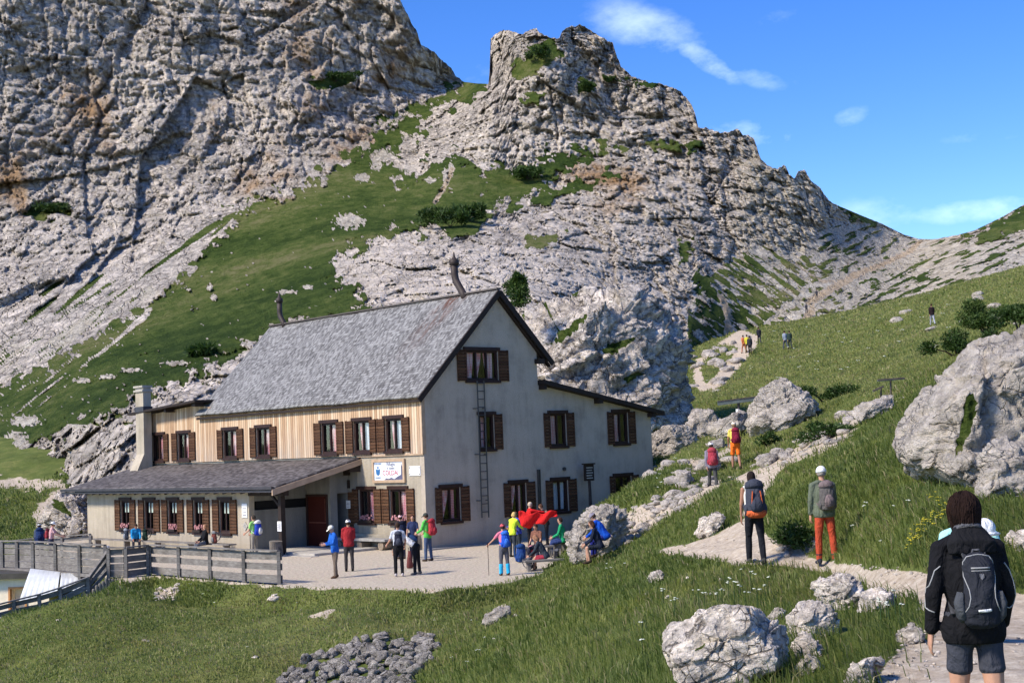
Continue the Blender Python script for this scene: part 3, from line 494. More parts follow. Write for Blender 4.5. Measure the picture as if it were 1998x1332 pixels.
# ---- walls: plain solids with real window holes made by splitting the wall into panels
def wall_panels(mb, f, outline_top, u0, u1, z0, holes, th=.28):
    """f(u, z, w)->xyz; outline_top(u)->z; holes=(ua,ub,za,zb)"""
    us = sorted(set([u0, u1]+[h[0] for h in holes]+[h[1] for h in holes]+list(outline_top[1])))
    us = [u for u in us if u0 <= u <= u1]; top = outline_top[0]
    for a, b in zip(us[:-1], us[1:]):
        hs_ = sorted([h for h in holes if h[0] <= a+1e-6 and h[1] >= b-1e-6], key=lambda h: h[2]); z = z0
        for h in hs_:
            mb.prism([(a, z), (b, z), (b, h[2]), (a, h[2])], f, 0, th); z = h[3]
        mb.prism([(a, z), (b, z), (b, top(b)), (a, top(a))], f, 0, th)
fG = lambda u, z, w: (u, w, z)          # gable plane y=0, outside is -y
fF = lambda u, z, w: (w, u, z)          # front plane x=0, outside is -x
def fW(u, z, w): return (-4.0+w, u, z)  # wing front plane
XA, ZA, ZE, ZR, XR, YB = 4.47, 11.22, 6.45, 8.08, 7.61, 17.95
sl1 = (ZA-ZE)/(XA+.35); sl2 = (ZA-ZR)/(XR-XA)
gt = lambda x: min(ZA-.22-sl1*abs(XA-x) if x < XA else ZA-.22-sl2*(x-XA), 99)
GW = [(.85, 1.92, 1.12, 2.55), (4.89, 5.86, 1.12, 2.55), (7.54, 8.56, 1.12, 2.55), (11.8, 12.98, 1.3, 2.55), (3.2, 4.06, 4.12, 5.62), (7.56, 8.62, 4.12, 5.62), (11.89, 12.93, 4.12, 5.62), (2.55, 4.45, 7.14, 8.46)]
W_ = MB(); hm = [h for h in GW if h[1] < 6.95]; wall_panels(W_, fG, (gt, [XA]), 0, 6.9, -1.0, hm)
at_ = lambda x: 6.93-(x-6.9)*(6.93-5.62)/(14.65-6.9)
ha = [h for h in GW if h[0] > 6.95]; wall_panels(W_, fG, (at_, []), 6.9, 14.65, -1.0, ha)
gw = hut(W_, 'gable_wall', M_PL_G)
W_ = MB(); W_.box((14.37, .28, -1), (14.65, 9, 5.5)); W_.prism([(.28, 6.9), (9, 6.9), (9, 8.3), (.28, 8.3)], lambda u, v, w: (w, u, v), 6.62, 6.9); W_.box((.28, YB-.3, -1), (14.37, YB, 5.3)); W_.prism([(.28, 5.3), (6.6, 5.3), (6.6, gt(6.6)-.05), (XA, ZA-.4), (.28, gt(.28)-.05)], lambda u, v, w: (u, w, v), YB-.3, YB)
hut(W_, 'rear_wall', M_PL_G)
FWU = [(1.33, 2.49), (3.58, 4.78), (6.04, 7.23), (11.43, 12.63), (14.38, 15.67), (18.96, 20.16), (21.61, 22.82)]; FWD = [(1.24, 2.40), (3.49, 4.6)]
lo_t = lambda u: 4.05
W_ = MB(); wall_panels(W_, fF, (lo_t, []), .28, 4.7, -1.0, [(a, b, 1.12, 2.56) for a, b in FWD]); hut(W_, 'front_wall', M_PL_F)
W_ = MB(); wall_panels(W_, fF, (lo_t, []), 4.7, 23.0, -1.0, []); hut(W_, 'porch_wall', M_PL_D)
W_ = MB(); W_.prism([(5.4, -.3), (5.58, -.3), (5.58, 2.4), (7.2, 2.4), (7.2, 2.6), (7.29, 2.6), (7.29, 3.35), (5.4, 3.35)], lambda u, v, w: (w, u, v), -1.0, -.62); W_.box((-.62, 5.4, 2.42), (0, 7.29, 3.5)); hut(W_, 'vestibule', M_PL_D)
W_ = MB(); fC = lambda u, z, w: (-.05+w, u, z)
wall_panels(W_, fC, ((lambda u: 6.60 if u < 18.0 else 7.0-(u-18)*.055), [18.0]), 0.02, 23.0, 4.05, [(a, b, 4.20, 5.60) for a, b in FWU], .33); clad = hut(W_, 'wood_cladding', M_CLAD)
W_ = MB(); W_.box((-.07, 0.0, 3.98), (-.002, 4.6, 4.05)); W_.box((-.085, -.03, 4.05), (.10, .018, 6.55)); hut(W_, 'corner_trim', M_BARGE)
W_ = MB(); W_.box((-.0, 23.0, -1), (.3, 23.3, 6.7)); W_.box((.3, 23.0, -1), (6.0, 23.3, 6.7)); hut(W_, 'side_wall', M_PL_W)
# upper left lean-to roof
W_ = MB(); W_.prism([(17.2, 7.22), (24.3, 6.86), (24.3, 6.74), (17.2, 7.10)], lambda u, v, w: (w, u, v), -.75, 6.2); W_.box((-.6, 17.4, 6.9), (-.1, 17.75, 7.12)); W_.box((-.6, 20.4, 6.73), (-.1, 20.6, 6.93)); hut(W_, 'side_roof', M_DARKW)
# main roof
def slab(pts, th, name, mat):           # pts 4 corners top surface
    a, b, c, d = [Vector(p) for p in pts]; n = (b-a).cross(d-a).normalized(); n = n if n.z > 0 else -n; V = [a, b, c, d]+[p-n*th for p in (a, b, c, d)]
    return hut(MB().add(V, [(0, 1, 2, 3), (7, 6, 5, 4), (0, 4, 5, 1), (1, 5, 6, 2), (2, 6, 7, 3), (3, 7, 4, 0)]), name, mat)
def roof_plane(x0, z0, x1, z1, y0, y1, name, mat, ny=90, nx=30, amp=.018, th=.10, stain=None, sag=.0):
    ys = np.linspace(y0, y1, ny); tt = np.linspace(0, 1, nx); Y, T = np.meshgrid(ys, tt); X = x0+(x1-x0)*T; Z = z0+(z1-z0)*T
    L = math.hypot(x1-x0, z1-z0); p = np.stack([Y*2.2, T*L*2.2, Y*0], -1); dz = fbm(p, 3)*amp+fbm(p*.12, 2)*.035
    dz = dz-sag*np.sin(np.pi*(Y-y0)/(y1-y0)); V = np.stack([X, Y, Z+dz], -1); nrm = np.array([-(z1-z0), 0, (x1-x0)])/L; nrm = nrm*np.sign(nrm[2])
    B = V-nrm*th; allv = np.concatenate([V.reshape(-1, 3), B.reshape(-1, 3)]); f = grid_faces(nx, ny); n = nx*ny
    idx = np.arange(n).reshape(nx, ny); rim = np.concatenate([idx[0], idx[1:, -1], idx[-1, -2::-1], idx[-2:0:-1, 0]]); r2 = np.roll(rim, -1)
    o = mesh_np(name, allv, np.concatenate([f, f[:, ::-1]+n, np.stack([rim, rim+n, r2+n, r2], 1)]), mat, False, parent=house)
    uvroof(o, lambda c: c.y, lambda c: L*(c.x-x0)/(x1-x0), stain); return o
roof = roof_plane(-.35, ZE, XA, ZA, -.25, YB, 'roof', M_SHING, stain=lambda c: max(0, 1-abs(c.y-2.6-.25*(ZA-c.z))/1.1)*max(0, 1-(ZA-c.z)/3.2)*1.3)
roof_plane(XR, ZR, XA, ZA, -.25, YB, 'roof', M_SHING, 40, 12)
W_ = MB(); W_.bar((XA, -.27, ZA+.01), (XA, YB+.02, ZA+.01), .26, .07); hut(W_, 'ridge_cap', M_SHING2)
W_ = MB()
for (x0, z0) in ((-.40, ZE-.05), (XR+.05, ZR-.05)): W_.bar((x0, -.29, z0-.13), (XA, -.29, ZA-.15), .07, .24, up=(0, 0, 1))
W_.bar((-.2, -.2, ZE-.18), (-.2, YB, ZE-.18), .06, .12); W_.box((6.75, -.28, 7.9), (7.15, .0, 8.12)); hut(W_, 'barge_board', M_DARKW)
W_ = MB()
for k in range(3): W_.box((XR-.62+.0, .0+.1+k*5, ZR-.35), (XR-.1, .22+k*5, ZR-.18))
W_ = MB(); W_.prism([(XA, ZA-.28), (XR-.05, ZR-.22), (XR-.05, ZR-.32), (XA, ZA-.38)], lambda u, v, w: (u, w, v), -.2, .0); hut(W_, 'soffit', M_DARKW)
# annex roof
W_ = MB(); W_.prism([(6.93, 7.16), (15.25, 5.62), (15.25, 5.42), (6.93, 6.96)], lambda u, v, w: (u, w, v), -.42, 9.2); W_.box((6.95, -.38, 6.72), (7.1, 0, 6.93)); W_.box((10.6, -.38, 6.05), (10.85, 0, 6.28)); W_.box((14.4, -.38, 5.35), (14.65, 0, 5.55)); hut(W_, 'annex_roof', M_DARKW)
# wing (terrace dining room)
WW = [(17.88, 19.09), (15.49, 16.69), (13.27, 14.42), (10.98, 12.07), (8.67, 9.83)]
WW = [(a+.12, b-.12) for a, b in WW]
W_ = MB(); wall_panels(W_, fW, ((lambda u: 2.78), []), 7.3, 22.6, -.6, [(a, b, .86, 2.32) for a, b in WW]); hut(W_, 'wing_wall', M_PL_W)
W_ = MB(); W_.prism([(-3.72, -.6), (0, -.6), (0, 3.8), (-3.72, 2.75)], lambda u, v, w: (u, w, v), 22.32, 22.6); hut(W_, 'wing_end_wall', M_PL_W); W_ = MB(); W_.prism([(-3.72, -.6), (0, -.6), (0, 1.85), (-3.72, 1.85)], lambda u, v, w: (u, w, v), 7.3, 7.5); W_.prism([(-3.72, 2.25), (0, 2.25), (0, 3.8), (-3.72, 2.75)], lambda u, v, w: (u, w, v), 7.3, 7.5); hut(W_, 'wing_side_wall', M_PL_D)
W_ = MB(); W_.box((-3.6, 7.38, 1.86), (-.1, 7.46, 2.24)); hut(W_, 'strip_window', M_BLACK)
roof_plane(-4.62, 2.92, .0, 3.98, 4.4, 24.1, 'wing_roof', M_SHING2, 80, 20, .016, .12)
W_ = MB(); W_.bar((-4.7, 4.36, 2.86), (-4.7, 24.1, 2.86), .13, .12); W_.bar((-4.66, 4.4, 2.72), (-4.66, 24.1, 2.72), .05, .1); hut(W_, 'gutter', M_FASC)
W_ = MB(); W_.prism([(-4.72, 2.80), (0, 3.90), (0, 3.66), (-4.72, 2.54)], lambda u, v, w: (u, w, v), 4.33, 4.40); hut(W_, 'porch_barge_board', M_BARGE)
W_ = MB()
for k in range(26): y = 4.9+k*.73; W_.prism([(-4.5, 2.74), (0, 3.78), (0, 3.64), (-4.5, 2.6)], lambda u, v, w: (u, w, v), y, y+.1)
W_.box((-.6, 4.42, 3.35), (-.02, 4.7, 3.62)); W_.box((-4.1, 4.5, 2.5), (-3.8, 7.2, 2.7)); hut(W_, 'rafters', M_DARKW)
W_ = MB(); W_.box((-4.04, 4.76, .0), (-3.82, 4.98, 2.55)); W_.bar((-3.93, 4.87, 1.95), (-3.93, 5.7, 2.6), .1); hut(W_, 'porch_post', M_DARKW)
W_ = MB(); W_.box((-3.9, 2.6, -.3), (-.0, 7.3, .10)); W_.box((-4.3, 2.3, -.3), (-3.9, 8.0, .02)); hut(W_, 'porch_step', M_CONC)
# plinth, lightning strip, pipe
W_ = MB(); W_.bar((6.6, -.05, 1.2), (6.62, -.05, 3.1), .05); W_.bar((6.72, -.05, 1.0), (6.74, -.05, 3.1), .05); hut(W_, 'drain_pipe', M_LADDER)
W_ = MB(); W_.tube([(8.35, -.08, 3.05), (8.35, 0, 3.05)], .09, 10); hut(W_, 'wall_lamp', M_LADDER)
W_ = MB(); W_.box((-.06, 5.25, 2.62), (0, 5.62, 2.98)); W_.box((-.25, 5.2, 3.2), (0, 5.62, 3.45)); hut(W_, 'vent_box', M_DARKW)
# ---- windows: frame, panes, curtains and a pair of shutters, all parts of the hut
def window(plane, a, b, z0, z1, kind, sl=None, sr=None, off=0.0):
    """plane 'G' or 'F' or 'W'; sl/sr: shutter outer edges (u); None = none"""
    base = {'G': (lambda u, z, w: (u, w, z)), 'F': (lambda u, z, w: (w+off, u, z)), 'W': (lambda u, z, w: (-4.0+w, u, z))}[plane]
    f = base; m = MB(); t = .10
    def bx(mb, ua, ub, za, zb, wa, wb): mb.prism([(ua, za), (ub, za), (ub, zb), (ua, zb)], f, wa, wb)
    bx(m, a, a+t, z0, z1, .03, .18); bx(m, b-t, b, z0, z1, .03, .18); bx(m, a+t, b-t, z0, z0+t, .03, .18); bx(m, a+t, b-t, z1-t, z1, .03, .18)
    mid = [(a+b)/2] if b-a < 1.5 else [a+(b-a)/3, a+2*(b-a)/3]
    for c in mid: bx(m, c-.035, c+.035, z0+t, z1-t, .04, .15)
    bx(m, a-.13, b+.13, z1-.01, z1+.14, -.07, -.002); bx(m, a-.08, b+.08, z0-.12, z0, -.10, -.002)
    fr = m.build('window', M_FRAME, house)
    g = MB(); bx(g, a+t, b-t, z0+t, z1-t, .10, .106); g.build('pane', M_GLASS, fr)
    bk = MB(); bx(bk, a, b, z0, z1, 1.1, 1.12); bx(bk, a-.02, a, z0, z1, .28, 1.1); bx(bk, b, b+.02, z0, z1, .28, 1.1); bx(bk, a, b, z0-.02, z0, .28, 1.1); bx(bk, a, b, z1, z1+.02, .28, 1.1); bk.build('reveal', M_BLACK, fr)
    def drape(u0, u1, v0, v1, mat, w=.2, zt=z1-t, zb=z0+t):   # top from u0..u1, bottom v0..v1
        n = 14; V = []; Fs = []
        for j in range(7):
            s_ = j/6; ua = u0+(v0-u0)*s_**1.4; ub = u1+(v1-u1)*s_**1.4
            for i in range(n+1): k = i/n; V.append(f(ua+(ub-ua)*k, zt+(zb-zt)*s_, w+.03*math.sin(k*17+j*.3)))
        for j in range(6):
            for i in range(n): q = j*(n+1)+i; Fs.append((q, q+1, q+n+2, q+n+1))
        MB().add(V, Fs).build('curtain', mat, fr, True)
    w_ = b-a
    if kind == 'tied': drape(a+.08, (a+b)/2-.02, a+.05, a+.22*w_, M_CURT); drape((a+b)/2+.0, b-.2*w_, b-.42*w_, b-.2*w_, M_CURT)
    elif kind == 'side': drape(b-.62*w_, b-.15*w_, b-.5*w_, b-.25*w_, M_CURT)
    elif kind == 'left': drape(a+.12*w_, a+.62*w_, a+.18*w_, a+.55*w_, M_CURT)
    elif kind == 'white': drape(a+.1*w_, a+.55*w_, a+.1*w_, a+.55*w_, M_CURTW); drape(a+.5*w_, a+.8*w_, a+.48*w_, a+.7*w_, M_CURT)
    elif kind == 'two':
        drape(a+.08, a+.3*w_, a+.08, a+.25*w_, M_CURT); drape(a+.62*w_, b-.1*w_, a+.75*w_, b-.1*w_, M_CURT); drape(a+.4*w_, a+.55*w_, a+.38*w_, a+.42*w_, M_CURT)
    elif kind == 'blind': bl = MB(); bx(bl, a+.3*w_, b-.22*w_ if False else a+.72*w_, z1-.60, z1-.14, .085, .09); bl.build('blind', M_PAPERG, fr)
    elif kind == 'pale': drape(a+.2, b-.12, a+.25, b-.12, M_CURTW)
    if (kind == 'blind' and int(a*7) % 3 != 1) or (plane == 'F' and z0 < 2):
        fl = MB(); rr = random.Random(int(a*100)); 
        for k in range(26): c = (a+.12+rr.random()*(w_-.24), z0+.05+rr.random()*.26, -.02-.12*rr.random()); q = .03+.03*rr.random(); bx(fl, c[0]-q, c[0]+q, c[1]-q, c[1]+q, c[2], c[2]+q)
        fl.build('flowers', M_FLOWER, fr); pt = MB(); bx(pt, a+.1, b-.1, z0, z0+.1, -.18, -.03); pt.build('flower_box', M_DARKW, fr)
    for side, (p, q) in (('l', (sl, a)), ('r', (b, sr))):
        if p is None or q is None: continue
        sh = MB(); n = max(6, int((z1-z0)/.14)); zz = np.linspace(z0-.04, z1+.02, n+1)
        for k in range(n): bx(sh, p+.03, q-.03, zz[k]+.008, zz[k+1]-.008, -.075, -.035)
        bx(sh, p+.02, p+.10, z0-.05, z1+.03, -.085, -.03); bx(sh, q-.10, q-.02, z0-.05, z1+.03, -.085, -.03)
        s_ = sh.build('shutter', M_SHUT, fr)
GS = [(.48, 2.44, 'tied'), (4.45, 6.42, 'tied'), (7.08, 9.12, 'pale'), (11.4, 13.5, 'none'), (None, 4.55, 'left'), (7.13, 9.15, 'left'), (11.42, 13.45, 'left'), (1.99, 5.07, 'two')]
for (a, b, z0, z1), (sl_, sr_, k) in zip(GW, GS): window('G', a, b, z0, z1, k, sl_, sr_)
for (a, b), (sl_, sr_), k in zip(FWU, [(.81, 3.05), (3.11, 5.35), (5.5, 7.79), (10.86, 13.18), (13.78, 16.2), (18.34, 20.74), (21.1, 23.45)], ['white', 'white', 'left', 'left', 'left', 'left', 'left']): window('F', a, b, 4.2, 5.6, k, sl_, sr_, -.05)
for (a, b), (sl_, sr_), k in zip(FWD, [(.69, 2.92), (2.97, 5.05)], ['left', 'left']): window('F', a, b, 1.12, 2.56, k, sl_, sr_)
for i, ((a, b)) in enumerate(WW): window('W', a, b, .86, 2.32, 'blind', a-.56, b+.56)
# ---- doors
W_ = MB(); W_.prism([(5.58, .05), (5.68, .05), (5.68, 2.3), (7.12, 2.3), (7.12, .05), (7.22, .05), (7.22, 2.4), (5.58, 2.4)], lambda u, v, w: (w, u, v), -1.05, -.9); dfm = hut(W_, 'door_frame', M_FRAME)
W_ = MB(); W_.box((-.99, 5.68, .08), (-.93, 7.12, 2.3)); dr = hut(W_, 'door', M_REDDOOR, label='dark red wooden entrance door under the porch')
W_ = MB(); W_.box((-1.01, 5.76, 1.12), (-.99, 7.04, 1.17)); W_.box((-1.01, 5.8, 1.22), (-.992, 5.83, 2.2)); W_.build('door_rail', flat('red_brown_trim', (.16, .05, .03), .6), dr)
W_ = MB(); W_.box((-.62, 6.3, .05), (-.02, 6.32, 2.42)); hut(W_, 'doorway', M_BLACK)
W_ = MB(); W_.box((-.05, 5.06, .1), (-.005, 5.39, 2.45)); hut(W_, 'door_shutter', M_SHUT)
# ---- chimneys
def pipe_chim(y, pts, r):
    m = MB(); m.tube(pts, r, 12); T_ = Vector(pts[-1]); m.tube([T_+Vector((0, 0, z)) for z in (-.12, -.08, .12, .16, .3, .5)], [r*1.0, r*1.35, r*1.35, r*.8, r*.35, r*.15], 12); return hut(m, 'chimney_pipe', M_IRON, smooth=True)
pipe_chim(2.2, [(4.4, 1.9, 10.9), (4.42, 2.1, 11.25), (4.47, 2.62, 11.9), (4.47, 2.7, 12.2), (4.47, 2.7, 12.75)], .17)
pipe_chim(17, [(4.4, 16.5, 10.95), (4.42, 16.65, 11.3), (4.47, 17.0, 11.65), (4.47, 17.05, 11.9), (4.47, 17.05, 12.5)], .14)
W_ = MB(); W_.prism([(-.25, 3.9), (-1.15, 3.7), (-.72, 4.6), (-.72, 8.05), (-.25, 8.05)][::-1], lambda u, v, w: (u, w, v), 22.55, 23.4); ch = hut(W_, 'plaster_chimney', M_PL_W)
W_ = MB(); W_.box((-.80, 22.48, 7.95), (-.18, 23.48, 8.05)); W_.box((-.72, 22.55, 8.05), (-.25, 23.4, 8.17)); W_.box((-.80, 22.48, 8.17), (-.18, 23.48, 8.28)); W_.build('cap', M_CONC, ch)
W_ = MB(); W_.box((-.76, 22.5, 6.86), (-.2, 23.45, 7.15)); W_.build('flashing', M_FASC, ch)
# ---- ladder fixed to the gable (part), signs, bench, stump
W_ = MB()
for x in (3.0, 3.40): W_.tube([(x+.03, -.16, 7.1), (x, -.16, 1.15)], .032, 6)
for k in range(17): W_.tube([(3.01, -.16, 1.4+k*.35), (3.41, -.16, 1.4+k*.35)], .022, 6)
for z in (1.9, 3.9, 5.9): W_.tube([(2.85, -.0, z), (3.0, -.16, z)], .02, 5); W_.tube([(3.40, -.16, z), (3.40, 0, z)], .02, 5)
ladder = empty('wall_ladder', P(935, 1010, 58), 0, 'thin grey steel ladder fixed to the gable wall below the top window', 'ladder')
lo = W_.build('rails', M_LADDER); 
def to_world(o):
    o.location = HC; o.rotation_euler = (0, 0, TH)
def local_thing(name, loc, label, cat, group=None, rz=0.0):
    """Empty at a house-local position, axes parallel to the house"""
    e = empty(name, (0, 0, 0), TH+rz, label, cat, group); c, s_ = math.cos(TH), math.sin(TH); e.location = (HC[0]+loc[0]*c-loc[1]*s_, HC[1]+loc[0]*s_+loc[1]*c, loc[2]); return e
bpy.data.objects.remove(ladder); ladder = local_thing('wall_ladder', (3.2, -.16, 1.15), 'thin grey steel ladder fixed to the gable wall below the top window', 'ladder')
lo.data.transform(Matrix.Translation((-3.2, .16, -1.15))); lo.parent = ladder; lo.name = 'ladder_frame'
# main sign
sg = local_thing('hut_sign', (-.06, 2.36, 2.84), 'painted white hut sign in pale wooden frame beside a white plaque', 'sign')
W_ = MB(); a, b, z0, z1 = -1.12, 1.12, 0, 1.02; t_ = .12
W_.box((-.05, a, z0), (.04, a+t_, z1)); W_.box((-.05, b-t_, z0), (.04, b, z1)); W_.box((-.05, a+t_, z0), (.04, b-t_, z0+t_)); W_.box((-.05, a+t_, z1-t_), (.04, b-t_, z1)); W_.build('frame', M_BARGE, sg)
W_ = MB(); W_.box((-.01, a+t_, z0+t_), (.03, b-t_, z1-t_)); W_.build('sign_panel', flat('sign_white', (.72, .75, .80), .7, .08, 4), sg)
M_SRED = flat('sign_red', (.45, .06, .06), .7, .1); M_SBLU = flat('sign_blue', (.03, .14, .33), .7, .1); M_SGRY = flat('sign_dark_ink', (.10, .10, .16), .7, .1)
FX = lambda x, y, z: Matrix.Translation((x, y, z))@Matrix.Rotation(-math.pi/2, 4, 'Z')@Matrix.Rotation(math.pi/2, 4, 'X')
for s_, sz, mt, y, z, nm in [('Rifugio', .22, M_SGRY, -.18, .80, 'lettering'), ('A. Sonino', .14, M_SGRY, -.16, .62, 'lettering'), ('COLDAI', .30, M_SRED, -.14, .42, 'lettering'), ('CLUB ALPINO', .085, M_SBLU, .73, .82, 'lettering'), ('ITALIANO', .085, M_SBLU, .73, .22, 'lettering')]:
    text(nm, s_, sz, mt, sg, FX(-.016, y, z))
W_ = MB(); W_.prism([(.0, .30), (.12, .38), (.16, .62), (.06, .56), (0, .60), (-.06, .56), (-.16, .62), (-.12, .38)], lambda u, v, w: (w, .73+u, v), -.02, -.01); W_.tube([(-.02, .73, .66), (-.01, .73, .66)], .05, 10); W_.build('emblem', M_SBLU, sg)
W_ = MB(); W_.prism([(-.98, .13), (.3, .13), (.15, .2), (0, .17), (-.2, .22), (-.4, .16), (-.62, .26), (-.86, .34), (-.92, .75), (-.88, .85), (-.98, .6)], lambda u, v, w: (w, u, v), -.018, -.012); W_.build('painted_rocks', M_SGRY, sg)
pq = local_thing('wall_plaque', (-.03, .63, 3.12), 'small white metal plaque with four screws near the hut corner', 'plaque')
MB().box((0, -.37, 0), (.03, .37, .40)).build('plate', M_WHITE, pq); W_ = MB()
for y in (-.31, .31):
    for z in (.06, .34): W_.tube([(-.012, y, z), (.0, y, z)], .03, 8)
W_.build('screws', M_LADDER, pq)
W_ = MB()
for k in range(4): W_.box((-.006, -.2, .1+k*.06), (-.002, .2, .115+k*.06))
W_.build('engraving', flat('plaque_ink', (.45, .48, .55), .8, .05), pq)
def notice(loc, w, h, label, rz=0, lines=4, nm='paper_notice'):
    e = local_thing(nm, loc, label, 'notice', None, rz); MB().box((-.012, -w/2, 0), (0, w/2, h)).build('sheet', M_WHITE, e); m = MB()
    for k in range(lines): m.box((-.016, -w*.36, h*(.15+.7*k/lines)), (-.0125, w*(.36-.12*(k % 2)), h*(.15+.7*k/lines)+h*.05))
    m.build('print', M_SGRY, e); return e
notice((-4.06, 4.87, 1.0), .3, .42, 'white paper notice pinned on the dark porch post', 0, 6); notice((-.07, 5.33, 1.72), .3, .36, 'white notice on brown shutter beside the dark doorway')
notice((-4.02, 7.62, 1.55), .42, .62, 'faded cream notice on the wing corner above a small diamond badge', 0, 3)
e = local_thing('trail_badge', (-4.02, 7.6, 1.18), 'small grey diamond badge below the faded cream notice', 'badge'); MB().prism([(0, -.2), (.2, 0), (0, .2), (-.2, 0)], lambda u, v, w: (w, u, v), -.02, 0).build('plate', M_CONC, e); MB().prism([(0, -.1), (.1, 0), (0, .1), (-.1, 0)], lambda u, v, w: (w, u, v), -.03, -.0205).build('emblem', M_STONEC, e)
# information board on a post at the gable
ib = local_thing('notice_post', (9.5, -.5, .7), 'narrow dark notice board with list on a rusty post before the gable', 'notice board')
W_ = MB(); W_.tube([(0, 0, 0), (0.02, 0, 1.2), (0, 0, 1.95)], [.09, .07, .07], 8); W_.build('post', M_IRON, ib); W_ = MB(); W_.box((-.3, -.05, 1.75), (.3, .05, 2.5)); bdd = W_.build('board', M_DARKW, ib); W_ = MB()
for k in range(5): W_.box((-.22, -.07, 1.85+k*.12), (.2-.05*(k % 2), -.055, 1.9+k*.12))
W_.build('lettering', M_CONC, ib); W_ = MB(); W_.box((-.36, -.1, 2.5), (.36, .1, 2.56)); W_.build('cap', M_DARKW, ib)
# bench along the front
bn = local_thing('stone_bench', (-.62, 3.6, 0), 'low bench of a wooden plank on round logs under the front windows', 'bench'); W_ = MB(); W_.prism([(-1.9, .38), (1.9, .38), (1.9, .50), (.6, .47), (-.3, .50), (-1.9, .47)], lambda u, v, w: (w, u, v), -.3, .3); W_.build('seat', M_STONEC, bn)
for y in (-1.5, .0, 1.5): W_ = MB(); W_.tube([(-.22, y, .19), (.25, y, .19)], .185, 14); W_.build('log_support', flat('log_end', (.24, .19, .14), .9, .35, 12), bn)
bl2 = local_thing('wall_ledge', (-.12, 2.7, 0), 'low plaster ledge along the foot of the front wall behind the log bench', 'ledge'); MB().box((-.1, -2.3, -.2), (.12, 2.2, .62)).build('ledge_body', M_PL_F, bl2)
st_ = local_thing('tree_stump', (-4.45, 4.6, 0), 'grey sawn log stump standing beside the porch post', 'stump')
W_ = MB(); n = 16
for k in range(5): pass
pts = []; W_.tube([(0, 0, -.05), (.02, 0, .25), (0, .01, .5), (0, 0, .62)], [.31, .28, .27, .28], 14); W_.build('log', boards('grey_log', (.14, .12, .10), (.22, .195, .165), (.30, .27, .23), 1, .09, .5), st_)
# kerb strip along the gable foot
W_ = MB(); W_.box((-.25, -.32, -.4), (6.5, -.002, .06)); hut(W_, 'plinth', M_STONEC)
# ------------------------------------------------------------------ boulders and outcrops: outlines given their own distance and thickness
import bmesh
_ICO = {}
def ico(n):
    if n not in _ICO:
        bm = bmesh.new(); bmesh.ops.create_icosphere(bm, subdivisions=n, radius=1); _ICO[n] = (np.array([v.co[:] for v in bm.verts]), np.array([[v.index for v in f.verts] for f in bm.faces])); bm.free()
    return _ICO[n]
def boulder(outline, y0, thick, L, amp, mat, sub, label=None, cat='boulder', name='boulder', grass=None, sq=.5, seed=0, lean=0.0, group=None, scree=.25, strata=(.3, .1, 1.0), dip=.5):
    D, Fc = ico(sub); o = np.array(outline, float); c = np.array([(o[:, 0].min()+o[:, 0].max())/2, (o[:, 1].min()+o[:, 1].max())/2]); o = np.concatenate([o[k_]+(o[(k_+1) % len(o)]-o[k_])*t_ for k_ in range(len(o)) for t_ in [np.linspace(0, 1, 12, endpoint=False)[:, None]]]); th = np.arctan2(-(o[:, 1]-c[1]), o[:, 0]-c[0]); k = np.argsort(th); th = th[k]; rr = np.hypot(*(o[k]-c).T)
    T = np.concatenate([th-2*np.pi, th, th+2*np.pi]); RR = np.tile(rr, 3)
    a = np.arctan2(D[:, 2], D[:, 0]); rho = np.hypot(D[:, 0], D[:, 2]); rad = np.interp(a, T, RR)
    S = rho**sq; PXs = c[0]+np.cos(a)*rad*S; PYs = c[1]-np.sin(a)*rad*S; dep = -np.sign(-D[:, 1])*np.abs(D[:, 1])**.8*thick
    B = PA(PXs, PYs, y0+dep)
    e1 = B[Fc[:, 1]]-B[Fc[:, 0]]; e2 = B[Fc[:, 2]]-B[Fc[:, 0]]; fn = np.cross(e1, e2); N = np.zeros_like(B)
    for j in range(3): np.add.at(N, Fc[:, j], fn)
    N /= np.linalg.norm(N, axis=1)[:, None]+1e-9
    if (N*(B-B.mean(0))).sum() < 0: N = -N
    cc = B.mean(0); rs = np.random.default_rng(seed+40); Rm = np.linalg.norm(B-cc, axis=1).mean()
    for _k in range(15):
        n_ = rs.normal(size=3); n_[1] = -abs(n_[1])*1.7; n_[2] = abs(n_[2])*.9 if _k % 3 else n_[2]; n_ /= np.linalg.norm(n_); pr_ = (B-cc)@n_; hh_ = pr_.max()*rs.uniform(.66, .92); B = B-n_*(np.clip(pr_-hh_, 0, None)*.92)[:, None]
    d = boulderdisp(B+seed*13.7, L, amp, dip, 2.0 if sub < 7 or mat is not M_OUT else 1.4); g = np.zeros(len(a))
    if grass: g = sstep(-3, 5, unionsd(PXs, PYs, grass)+fbm(np.stack([PXs/14, PYs/14, PXs*0], -1), 4)*7); d = d*(1-.3*g)
    V = B+N*d[:, None]; cen = V.mean(0); cen[2] = V[:, 2].min()
    o_ = mesh_np(name, V-cen, Fc, mat, False, dict(grass=g, scree=np.full(len(a), scree)*(1-g))); o_.location = cen
    tag(o_, label, cat, group); return o_
